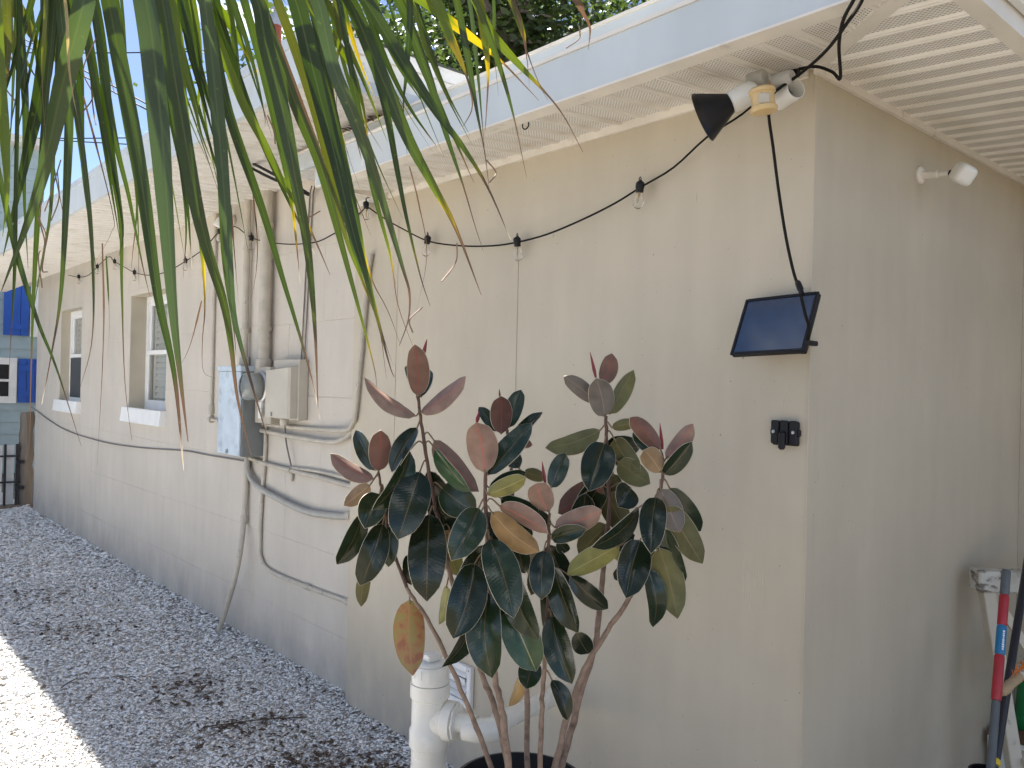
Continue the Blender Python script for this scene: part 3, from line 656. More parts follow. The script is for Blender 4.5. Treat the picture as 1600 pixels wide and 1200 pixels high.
P3[0] = V((P3[1].x, P3[1].y, 2.69)); P3[2] = V((P3[1].x, P3[1].y, P3[3].z))
conduit('thin vertical beige conduit left of the blue panel with an elbow at its foot', [P3[0], P3[1], P3[2], P3[3]], r3, smooth=False, fittings=[(P3[1], (0, 0, 1), r3 + .008, .07), (P3[2], (0, 1, 0), r3 + .01, .03)])
r4 = .012; X4 = XB - r4 - .006
X5 = -r4 - .004
P4 = [onx(580, 396, X5), onx(575, 430, X5), onx(567, 520, X5), onx(556, 640, X5), onx(552, 659, X5 + .005), onx(541, 672, .0), onx(500, 671, X4), onx(450, 667, X4), onx(398, 661, X4)]
conduit('thin conduit that drops beside the seam and bends left into the panel', P4, r4)
P5 = xs([(562, 648), (548, 676), (532, 688), (508, 690), (455, 682), (400, 671)], XB - .03)
conduit('lower of two close horizontal conduits below the utility box, bowed upward at right', P5, .013)
P6 = xs([(390, 716), (420, 726), (454, 735), (500, 746), (552, 760), (578, 757)], XB - .02)
conduit('beige horizontal conduit sloping right below the panel bottom toward the rubber plant', P6, .013, clamps=[(P6[2], (0, 1, 0))])
P6b = xs([(455, 731), (500, 737), (553, 750)], XB - .012)
conduit('flat short conduit tucked just above the sloping one under the panel', P6b, .010)
P7 = xs([(386, 716), (388, 738), (400, 757), (425, 774), (475, 798), (520, 806), (552, 807)], XB - .03)
conduit('thick sagging grey hose that curves from the panel bottom to the seam', P7, .018, name='cable_sheath', mat=mk('grey_hose', (.37, .355, .32), .5, .1, 14), fittings=[(P7[-1] + V((0, .03, 0)), (0, 1, 0), .024, .04)])
P8 = xs([(416, 655), (414, 716), (409, 780), (406, 850), (409, 875), (424, 893), (480, 917), (546, 941)], XB - .014)
conduit('L shaped conduit going down then right low on the block wall', P8, .012, fittings=[(P8[-1] + V((0, .01, 0)), (0, 1, 0), .018, .05), (P8[6], (0, 1, 0), .016, .05)])
P9 = [onx(386, 712, XB - .02), onx(381, 812, XB - .03), onx(369, 895, XB - .09), onz(341, 990, GZ)]
conduit('long leaning beige pipe from the panel down to the gravel', P9, .017, fittings=[(P9[1], (0, 0, 1), .021, .05)])
P10 = xs([(48, 635), (95, 668), (155, 689), (215, 699), (285, 704), (325, 711), (386, 721)], XB - .01)
b = MB(); b.tube(smooth_path(P10), .0055, 6); tag(b.build('cable', M['darkcable']), 'thin grey cable sagging across the block wall under both windows', 'cable')
b = MB(); b.tube(smooth_path(xs([(445, 652), (447, 690), (455, 728)], XB - .03)), .005, 6); tag(b.build('cable', M['darkcable']), 'short grey lead hanging from the utility box to the conduit below', 'cable')
b = MB()
for dx in (0, 5): b.tube(smooth_path([onx(487 + dx, 291, .02), onx(484 + dx, 310, XB - .008), onx(479 + dx, 400, XB - .008), onx(474 + dx, 500, XB - .008), onx(470 + dx, 575, XB - .008)]), .004, 6)
tag(b.build('cable', M['darkcable']), 'pair of thin wires running down from the soffit behind the utility box', 'cable')
b = MB()
for dy in (0, 9): b.tube(smooth_path([onx(482, 302 + dy * .3, .02), dep(445, 281 + dy * .7, 3.6), dep(360, 236 + dy, 4.6), dep(150, 120 + dy, 8), dep(-250, -90 + dy, 16)]), .007, 6)
tag(b.build('service_cable', M['blackcable']), 'two black service cables crossing under the far soffit to the wall', 'cable')
# electrical panel
pan = thing('electrical_panel', 'faded pale blue electrical panel box fixed to the block wall', 'electrical panel', (XB, 3.7, 1.08))
xf = -.105; y0, y1 = 3.535, 3.87; z0, z1 = 1.095, 1.632
b = MB(); b.box((xf + .004, y0, z0), (XB - .001, y1, z1), 0, .004); b.build('case', M['panelgrey'], pan)
b = MB(); b.box((xf - .012, y0 + .004, z0 + .004), (xf + .003, y1 - .004, z1 - .03), 0, .004); b.build('door', M['panelblue'], pan)
b = MB(); b.box((xf - .016, y0 - .006, z1 - .028), (XB - .001, y1 + .006, z1 + .004), 0, .004); b.build('hood', M['panelblue'], pan)
b = MB(); b.box((xf - .02, (y0 + y1) / 2 - .012, z0 + .012), (xf - .012, (y0 + y1) / 2 + .012, z0 + .035)); b.build('latch', M['steel'], pan)
# meter
met = thing('electric_meter', 'round glass electric meter on a beige box beside the blue panel', 'electric meter', (XB, 3.45, 1.35))
yc = 3.40; zc_ = 1.515
b = MB(); b.box((-.03, yc - .085, 1.30), (XB - .001, yc + .125, 1.625), 0, .006); b.box((-.037, yc - .09, 1.595), (XB - .001, yc + .13, 1.632), 0, .004); b.build('meter_box', M['conduit'], met)
b = MB(); b.lathe((-.028, yc + .02, zc_), (-1, 0, 0), [(.094, 0), (.094, .02), (.084, .026), (.084, .034)], 28); b.build('ring', M['steel'], met)
b = MB(); b.lathe((-.060, yc + .02, zc_), (-1, 0, 0), [(.074, 0), (.074, .02), (.062, .04), (.05, .05)], 28); b.build('dial', mk('meter_dial_grey', (.36, .36, .35), .4), met)
b = MB(); b.lathe((-.062, yc + .02, zc_), (-1, 0, 0), [(.082, 0), (.081, .06), (.076, .078), (.064, .09), (.03, .096)], 28); b.build('dome', M['dome'], met)
b = MB(); b.box((-.05, yc - .005, 1.385), (-.031, yc + .045, 1.43), 0, .003); b.box((-.055, yc - .02, 1.33), (-.052, yc + .02, 1.385)); b.build('seal_tag', M['whiteplastic'], met)
# utility box (gabled lid)
ub = thing('utility_box', 'beige plastic utility box with a peaked top right of the meter', 'utility box', (XB, 3.2, 1.33))
b = MB(); ya, yb, yk = 3.015, 3.315, 3.085; xo = -.065
prof = [(XB - .002, ya), (xo + .012, ya), (xo, ya + .012), (xo, yb - .01), (xo + .01, yb), (XB - .002, yb)]
zb, zt = 1.345, 1.655; n = len(prof)
top = [(p[0], p[1], zt + (-.028 if p[0] < -.03 else 0.0) - (.02 if p[1] > yb - .05 else 0)) for p in prof]
b.add([(p[0], p[1], zb) for p in prof] + top, [(i, (i + 1) % n, n + (i + 1) % n, n + i) for i in range(n)] + [tuple(range(n))[::-1], tuple(range(n, 2 * n))])
b.build('cover', M['box'], ub)
b = MB(); b.box((-.01, ya - .008, zb - .01), (XB - .0015, yb + .008, zt + .02), 0, .004); b.build('back_plate', M['box'], ub)
b = MB(); b.lathe((-.01, 3.17, zb - .045), (0, 0, 1), [(.022, 0), (.026, .01), (.026, .036)], 14); b.build('gland', M['box'], ub)
b = MB(); b.box((xo - .004, 3.21, zb + .006), (xo - .0005, 3.225, zb + .03)); b.build('screw', M['panelgrey'], ub)
# far floodlight behind the palm leaves
fl = thing('wall_lamp', 'small white wall lamp high on the block wall left of the risers', 'lamp', onx(366, 345, XB))
p = onx(366, 345, XB); q = onx(346, 352, XB - .12)
b = MB(); b.lathe(p, (-1, 0, 0), [(.035, .0), (.035, .012), (.012, .02)], 16); b.tube(smooth_path([p, p + V((-.06, .02, .01)), q]), .009, 8); b.build('bracket', M['conduit'], fl)
b = MB(); b.lathe(q + V((.02, 0, .03)), (-.4, .3, -1), [(.02, -.03), (.045, 0), (.055, .05), (.05, .055), (.02, .056)], 18); b.build('lamp_head', M['whiteplastic'], fl)

# ================================================================== STRING LIGHTS
st = thing('string_lights', 'black string of clear bulbs sagging along the top of the beige wall', 'string lights', onx(1000, 295, -.03))
def wx(px): return -.035 if px > 590 else XB - .035
cordpx = [[(1246, 112), (1205, 138), (1160, 178), (1105, 214), (1052, 262), (1002, 292), (960, 318), (910, 343), (855, 366), (810, 378), (770, 384), (720, 384), (670, 377), (630, 358), (600, 341), (573, 322)],
          [(573, 322), (545, 350), (520, 366), (490, 379), (440, 381), (394, 372), (367, 354), (343, 362), (318, 389), (290, 408), (262, 424), (235, 430), (211, 426), (194, 417), (178, 408), (170, 401), (153, 416), (138, 430), (123, 433), (107, 430)]]
b = MB()
for seg in cordpx:
    pts = [onx(x, y, wx(x + 25)) for (x, y) in seg]
    b.tube(smooth_path(pts, 4), .0034, 6)
b.build('cord', M['blackcable'], st)
smesh = None
for (x, y) in [(1000, 291), (808, 377), (668, 374), (572, 320), (393, 371), (343, 361), (290, 407), (210, 425), (179, 408), (152, 416), (123, 432)]:
    p = onx(x, y, wx(x + 25))
    tilt = V((random.uniform(-.08, .08), random.uniform(-.1, .1), -1)).normalized()
    b = MB(); b.lathe(p - tilt * .012, tilt, [(.008, -.004), (.0135, 0), (.0148, .004), (.0148, .016), (.013, .020), (.0132, .030), (.011, .033)], 14)
    b.box(p + V((-.004, -.009, .006)), p + V((.004, .009, .020)), 0, .003); b.tube([p + V((0, 0, .018)), p + V((.0, .005, .025)), p + V((0, 0, .031)), p + V((0, -.005, .025)), p + V((0, 0, .018))], .0018, 5)
    s_ = b.build('socket', M['black'], st)
    b = MB(); c = p + tilt * .020
    b.lathe(c, tilt, [(.009, 0), (.0095, .006), (.0145, .018), (.0178, .031), (.017, .042), (.0115, .051), (.003, .055)], 16); b.build('bulb', M['bulb'], s_)
    b = MB(); b.tube([c, c + tilt * .02], [.003, .0015], 6); b.tube([c + tilt * .02, c + tilt * .036 + V((0, .003, 0)), c + tilt * .022 + V((.002, .005, 0))], .0007, 4); b.build('filament', mk('filament', (.5, .36, .16), .4) if smesh is None else smesh, s_)
    smesh = bpy.data.materials.get('filament')
# corner cables
b = MB()
b.tube(smooth_path([dep(1356, -60, 1.60), dep(1349, -5, 1.66), dep(1322, 38, 1.80), dep(1290, 80, 1.95), dep(1252, 114, 2.10), dep(1222, 135, 2.14), dep(1206, 150, 2.15), dep(1201, 176, 2.17), dep(1208, 230, 2.19), dep(1217, 300, 2.2), dep(1228, 370, 2.2), dep(1240, 425, 2.19), dep(1250, 455, 2.13), dep(1258, 490, 2.08), dep(1264, 510, 2.1), dep(1262, 530, 2.14)]), .0042, 7)
c1 = b
tag(b.build('panel_lead', M['blackcable']), 'black lead running from the porch soffit past the floodlight down to the solar panel', 'cable')
b = MB(); b.tube(smooth_path([dep(1350, -60, 1.58), dep(1338, -10, 1.66), dep(1318, 30, 1.78), dep(1311, 70, 1.92), dep(1313, 122, 2.04), dep(1300, 112, 2.1), dep(1275, 104, 2.14), dep(1248, 108, 2.17)]), .0042, 7)
tag(b.build('cable', M['blackcable']), 'black cable looping down from porch soffit to the house corner', 'cable')
b = MB(); p = onx(1243, 104, -.02); b.box(p + V((-.012, -.012, -.03)), p + V((.018, .03, .01)), 0, .004); b.tube([p + V((0, .0, .0)), p + V((-.004, .012, .025)), p + V((-.004, .0, .04)), p + V((-.004, -.012, .025)), p], .004, 6)
tag(b.build('cable_hook', M['black']), 'black cable bracket at the house corner beside the white floodlight', 'hook')
b = MB(); p = dep(1254, 456, 2.125); b.lathe(dep(1246, 440, 2.15), dep(1258, 470, 2.1) - dep(1246, 440, 2.15), [(.006, 0), (.008, .006), (.0085, .03), (.006, .036), (.006, .05)], 10); tag(b.build('cable_connector', M['black']), 'black plug connector on the lead just above the solar panel', 'connector')

# ================================================================== FLOODLIGHT
sec = thing('security_light', 'twin security floodlight with black cone shade, empty white holder and yellowed sensor', 'floodlight', onx(1200, 130, 0))
c = onx(1203, 132, -.03)
b = MB(); b.lathe(onx(1203, 130, -.002), (-1, 0, 0), [(.052, 0), (.052, .018), (.046, .03), (.030, .034)], 20); b.box(c + V((-.025, -.03, -.02)), c + V((.01, .045, .02)), 0, .006)
b.build('base', M['greybase'], sec)
b = MB(); kk = dep(1183, 124, 2.2); b.lathe(kk, (0, 1, 0), [(.018, -.025), (.022, -.02), (.022, .02), (.018, .025)], 14); b.build('knuckle', M['greybase'], sec)
b = MB(); k2 = dep(1222, 124, 2.15); b.lathe(k2, (0, 1, 0), [(.016, -.03), (.02, -.02), (.02, .02), (.016, .025)], 14); b.build('knuckle', M['greybase'], sec)
adir = (-RIGHT * .88 - UPV * .42 + FWD * .18).normalized()
a0 = dep(1176, 143, 2.17)
b = MB(); b.lathe(a0, adir, [(.020, -.012), (.030, 0), (.0315, .02), (.031, .062), (.027, .064), (.026, .02)], 22); b.build('lamp_holder', M['whiteplastic'], sec)
b = MB(); a1 = a0 + adir * .060; b.lathe(a1, adir, [(.0255, 0), (.0265, .003), (.068, .082), (.0685, .084), (.066, .083), (.025, .004)], 36, 0, False); b.build('shade', M['black'], sec)
bdir = (-FWD * .93 + RIGHT * .34 + UPV * .10).normalized()
b0 = dep(1226, 149, 2.19)
b = MB(); b.lathe(b0 - bdir * .03, bdir, [(.018, -.01), (.029, 0), (.030, .03), (.0285, .075), (.0262, .0755), (.025, .05), (.022, .012), (.006, .010)], 26, 0, False); b.build('lamp_holder', M['whiteplastic'], sec)
b = MB(); b.lathe(b0 - bdir * .02, bdir, [(.017, 0), (.017, .03), (.0155, .03), (.0155, .012), (.004, .011)], 20, 0, False); b.build('socket', M['steel'], sec)
b = MB(); sc_ = dep(1192, 157, 2.06); upz = V((0, 0, 1)); so_ = (-FWD + UPV * -.1).normalized(); sr = RIGHT
b.lathe(sc_, (upz + sr * -.12), [(.018, -.034), (.032, -.030), (.034, -.026), (.034, -.018), (.029, -.015), (.029, .015), (.033, .018), (.033, .026), (.028, .031), (.012, .033)], 24)
b.build('motion_sensor', M['amber'], sec)
b = MB(); b.obox(sc_ + so_ * .024 - sr * .004, sr, upz, so_, (.014, .014, .0065), 0, .003); b.build('sensor_lens', M['lens'], sec)
b = MB(); b.tube([sc_ + FWD * .02, c], .014, 10); b.build('sensor_arm', M['amber'], sec)

# ================================================================== SOLAR PANEL
TL, TR = onx(1168, 468, -.035), onx(1278, 457, -.035)
lo, hi = -.5, -.02
def by(x): return onx(1140, 556, x).y - TL.y
for _ in range(50):
    mid = (lo + hi) / 2
    if by(mid) > 0: hi = mid
    else: lo = mid
# bottom edge stands off the wall so that both ends line up with the top edge
xb_ = max(-.17, min(-.05, mid)); BL = onx(1140, 556, xb_); BR = onx(1259, 548, xb_)
ex = ((TR - TL) + (BR - BL)).normalized(); ez = ((TL - BL) + (TR - BR)); ez = (ez - ex * ez.dot(ex)).normalized(); en = ex.cross(ez)
if en.dot(FWD) > 0: en = -en
cen = (TL + TR + BL + BR) / 4; hw = ((TR - TL).length + (BR - BL).length) / 4; hh = ((TL - BL).length + (TR - BR).length) / 4
sp = thing('solar_panel', 'small tilted blue solar panel with black frame near the house corner', 'solar panel', cen)
b = MB(); b.obox(cen - en * .008, ex, ez, en, (hw, hh, .008), 0, .004)
for s1, s2, q in ((1, 0, 0), (-1, 0, 0), (0, 1, 0), (0, -1, 0)):
    b.obox(cen + ex * s1 * (hw - .004) + ez * s2 * (hh - .004) + en * .001, ex, ez, en, (.004 if s1 else hw - .008, .004 if s2 else hh - .001, .003))
b.build('frame', M['black'], sp)
b = MB(); b.obox(cen + en * .0008, ex, ez, en, (hw - .0085, hh - .0085, .0008)); b.build('solar_cell', M['solar'], sp)
br_ = cen + ex * (hw - .03) * 1 - ez * (hh - .03)
b = MB(); b.box(br_ + V((.012, -.008, -.006)), V((-.001, br_.y + .008, br_.z + .008)), 0, .003); b.obox(BR - en * .008 - ex * .012 + ez * .012, ex, ez, en, (.009, .014, .008), 0, .003); b.build('bracket', M['black'], sp)
# spare mount
mt = thing('wall_mount', 'small square black plastic wall mount below the solar panel', 'bracket', onx(1230, 678, 0))
p = onx(1229, 677, -.002); b = MB(); b.box(p + V((-.010, -.041, -.034)), p + V((.0015, .041, .034)), 0, .004)
for dy in (-.028, .0, .028): b.box(p + V((-.018, dy - .012, -.030)), p + V((-.0095, dy + .012, .036)), 0, .003)
b.box(p + V((-.012, -.045, -.008)), p + V((.001, .045, .012)), 0, .003); b.build('plate', M['black'], mt)
b = MB(); b.box(p + V((-.032, -.010, -.045)), p + V((-.0175, .010, .006)), 0, .005); b.build('clip', M['black'], mt)
for dy in (-.03, .03):
    b = MB(); b.lathe(p + V((-.018, dy, .004)), (-1, 0, 0), [(.005, 0), (.005, .002), (.002, .003)], 8); b.build('screw', M['steel'], mt)
# security camera on the porch wall
sc = thing('security_camera', 'small white security camera on an arm fixed under the porch soffit', 'camera', ony(1437, 275, 0))
p = ony(1437, 274, -.001); q = ony(1484, 271, -.10)
b = MB(); b.lathe(p, (0, -1, 0), [(.029, 0), (.029, .006), (.024, .011), (.013, .013)], 24); b.build('base', M['cream'], sc)
b = MB(); dd = (q - p); b.lathe(p, dd, [(.0125, .008), (.0125, dd.length * .62), (.0095, dd.length * .64), (.0095, dd.length)], 14); b.build('arm', M['cream'], sc)
b = MB(); b.lathe(q - dd.normalized() * .004, dd, [(.006, 0), (.011, .004), (.012, .012), (.008, .02)], 12); b.build('ball_joint', M['black'], sc)
hc = q + dd.normalized() * .03 + RIGHT * .012 - UPV * .004
me = bpy.data.meshes.new('camera_head'); import bmesh
bm = bmesh.new(); bmesh.ops.create_cube(bm, size=.064); bmesh.ops.bevel(bm, geom=list(bm.edges), offset=.024, segments=6, profile=.6, affect='EDGES'); bm.to_mesh(me); bm.free()
for pl in me.polygons: pl.use_smooth = True
me.materials.append(M['whiteplastic']); ho = bpy.data.objects.new('camera_head', me); COL.objects.link(ho); ho.parent = sc; ho.location = hc - sc.location; ho.rotation_euler = (math.radians(28), math.radians(20), math.radians(-30))
# soffit hook
p = onz(821, 186, 2.43); b = MB(); b.tube(smooth_path([p + V((0, 0, .012)), p, p + V((0, .012, -.012)), p + V((0, .012, -.026)), p + V((0, -.002, -.034)), p + V((0, -.016, -.026)), p + V((0, -.016, -.014))], 5), .0022, 6)
tag(b.build('screw_hook', M['black']), 'dark screw hook in the perforated eave soffit', 'hook')

# ================================================================== CLEANOUT PIPE AND WALL VENT
pc = V((-.555, .967, GZ)); pv = thing('drain_cleanout', 'white plastic drain cleanout standpipe with screw cap and side elbow pipe', 'pipe', pc)
zt = lambda y: onx(672, y, pc.x).z
def zz(y): return 1.55 - (y - 604) / F * 2.6
R = .0565
b = MB(); b.lathe((pc.x, pc.y, 0), (0, 0, 1), [(R, GZ - .05), (R, zz(1167)), (R + .007, zz(1165)), (R + .007, zz(1140)), (R + .001, zz(1136)), (R + .001, zz(1092)), (R + .007, zz(1089)), (R + .007, zz(1068))], 32); b.build('pipe', M['pvc'], pv)
b = MB(); b.lathe((pc.x, pc.y, 0), (0, 0, 1), [(R + .004, zz(1067.4)), (R + .004, zz(1045)), (R - .002, zz(1040))], 32)
for i in range(14):
    a = i * 2 * math.pi / 14; b.obox((pc.x + math.cos(a) * (R + .004), pc.y + math.sin(a) * (R + .004), zz(1050)), (math.cos(a), math.sin(a), 0), (-math.sin(a), math.cos(a), 0), (0, 0, 1), (.0015, .0012, .014))
b.build('collar', M['pvc'], pv)
b = MB(); b.lathe((pc.x, pc.y, 0), (0, 0, 1), [(R - .008, zz(1041)), (R - .006, zz(1037)), (R - .012, zz(1034))], 28); b.box((pc.x - .023, pc.y - .023, zz(1034)), (pc.x + .023, pc.y + .023, zz(1023)), 0, .003); b.build('screw_cap', M['whiteplastic'], pv)
zt_ = zz(1119); A = V((pc.x, pc.y, zt_)); B = onz(776, 1150, .468); E_ = onx(868, 1087, .0)
d1 = (B - A); d1.z = 0; d1n = d1.normalized(); A.z = .49
b = MB(); b.lathe(A, d1n, [(R - .004, .0), (R - .004, .055), (R + .004, .06), (R + .004, .088), (R - .004, .09)], 28); b.build('tee_branch', M['pvc'], pv)
b = MB(); b.lathe(A, d1n, [(R - .002, .0905), (R + .001, .092), (R + .001, .098), (.036, .099)], 8); b.build('bushing', M['pvc'], pv)
e1 = A + d1n * .15; Bc = A + d1n * (d1.length - .03); B2 = Bc + (E_ - Bc).normalized() * .06; Bc.z = .475
rp = .0305
b = MB(); b.tube([A + d1n * .098, e1, Bc - d1n * .07], rp, 20); b.tube([B2, E_ + V((.02, 0, 0))], rp, 20); b.build('side_pipe', M['pvc'], pv)
el = smooth_path([Bc - d1n * .075, Bc - d1n * .035, Bc + (E_ - Bc).normalized() * .035, Bc + (E_ - Bc).normalized() * .075], 8)
b = MB(); b.tube(el, [rp + .0065] * len(el), 20); b.build('elbow', M['pvc'], pv)
vt = thing('wall_vent', 'white square louvred vent cover low on the wall behind the standpipe', 'vent', (0, 1.52, .25))
y0, y1, z0, z1 = 1.425, 1.618, .235, .405; fw = .026
b = MB(); b.box((-.022, y0, z0), (-.001, y0 + fw, z1), 0, .003); b.box((-.022, y1 - fw, z0), (-.001, y1, z1), 0, .003); b.box((-.021, y0 + fw, z1 - fw), (-.001, y1 - fw, z1), 0, .003); b.box((-.021, y0 + fw, z0), (-.001, y1 - fw, z0 + fw), 0, .003); b.build('frame', M['whitepaint'], vt)
b = MB(); b.box((-.006, y0 + fw, z0 + fw), (-.002, y1 - fw, z1 - fw)); b.build('back_plate', mk('vent_grey', (.45, .46, .48), .6), vt)
for i in range(4):
    z = z0 + fw + .014 + i * .030; b = MB(); b.obox((-.013, (y0 + y1) / 2, z), (1, 0, .7), (0, 1, 0), (-.7, 0, 1), (.011, (y1 - y0) / 2 - fw - .006, .0025)); b.build('louvre', M['whitepaint'], vt)
b = MB(); b.box((-.02, y0 + fw + .012, z1 - fw - .05), (-.0185, y1 - fw - .03, z1 - fw - .028)); b.build('lift_tab', M['whitepaint'], vt)
for (yy, z_) in ((y0 + .012, z0 + .012), (y0 + .012, z1 - .012), (y1 - .012, z0 + .012), (y1 - .012, z1 - .012)):
    b = MB(); b.lathe((-.0225, yy, z_), (-1, 0, 0), [(.0035, 0), (.003, .0015)], 8); b.build('screw', M['panelgrey'], vt)

# ================================================================== RUBBER PLANT
pcx = dep(812, 1221, 2.2); PR = .175
pot = thing('plant_pot', 'round black plastic pot holding the rubber plant, rim in frame', 'pot', (pcx.x, pcx.y, GZ))
b = MB(); z1 = pcx.z
b.lathe((pcx.x, pcx.y, 0), (0, 0, 1), [(PR * .78, GZ), (PR * .96, z1 - .03), (PR * 1.03, z1 - .028), (PR * 1.03, z1), (PR * .97, z1 + .002), (PR * .95, z1 - .03), (PR * .93, z1 - .05)], 48, 0, False); b.build('shell', M['pot'], pot)
b = MB(); b.lathe((pcx.x, pcx.y, 0), (0, 0, 1), [(PR * .95, z1 - .04), (.001, z1 - .032)], 32); b.build('soil', M['soil'], pot)
plant = thing('rubber_plant', 'tall rubber plant with dark glossy leaves and pinkish undersides in black pot', 'plant', (pcx.x, pcx.y, z1 - .035))
STEMS = {
 1: ([(776, 1222, 2.16), (738, 1120, 2.17), (703, 1038, 2.18), (668, 968, 2.2), (636, 918, 2.22), (612, 850, 2.23), (600, 790, 2.23), (592, 738, 2.22)], .0085),
 2: ([(800, 1222, 2.2), (774, 1110, 2.24), (753, 1054, 2.25), (728, 978, 2.26), (700, 888, 2.26), (686, 818, 2.25), (672, 750, 2.23), (660, 670, 2.2), (653, 618, 2.18)], .0105),
 3: ([(796, 1222, 2.12), (786, 1120, 2.12), (774, 1060, 2.12), (766, 960, 2.1), (763, 883, 2.09), (760, 810, 2.08), (758, 738, 2.06)], .0115),
 4: ([(824, 1222, 2.24), (823, 1080, 2.28), (818, 980, 2.3), (808, 890, 2.32), (803, 836, 2.33), (800, 770, 2.33), (796, 700, 2.32), (790, 660, 2.31)], .0095),
 5: ([(842, 1222, 2.14), (846, 1120, 2.13), (850, 1042, 2.12), (855, 960, 2.11), (857, 865, 2.1), (858, 802, 2.09)], .0085),
 6: ([(872, 1222, 2.2), (900, 1110, 2.22), (929, 1010, 2.24), (940, 930, 2.26), (945, 861, 2.27), (952, 790, 2.27), (949, 710, 2.26), (946, 650, 2.24)], .0115),
 7: ([(862, 1222, 2.17), (890, 1110, 2.16), (919, 1035, 2.15), (950, 985, 2.14), (985, 932, 2.12), (1012, 870, 2.1), (1029, 790, 2.09), (1036, 740, 2.08)], .0105)}
SP = {}
for k_, (pts, r0) in STEMS.items():
    P = smooth_path([dep(*q) for q in pts], 6); SP[k_] = P; n = len(P)
    P = [p + V((random.gauss(0, .0012), random.gauss(0, .0012), 0)) for p in P]
    cut = int(n * .58)
    def rad(i):
        t = i / (n - 1); return r0 * .86 * (1 - .55 * t) * (1.1 if i % 5 == 0 else 1)
    b = MB(); b.tube(P[:cut + 1], [rad(i) for i in range(cut + 1)], 9, 0); b.tube(P[cut:], [rad(i) for i in range(cut, n)], 9, 1, True)
    b.build('stem', [M['bark'], M['barkyoung']], plant)
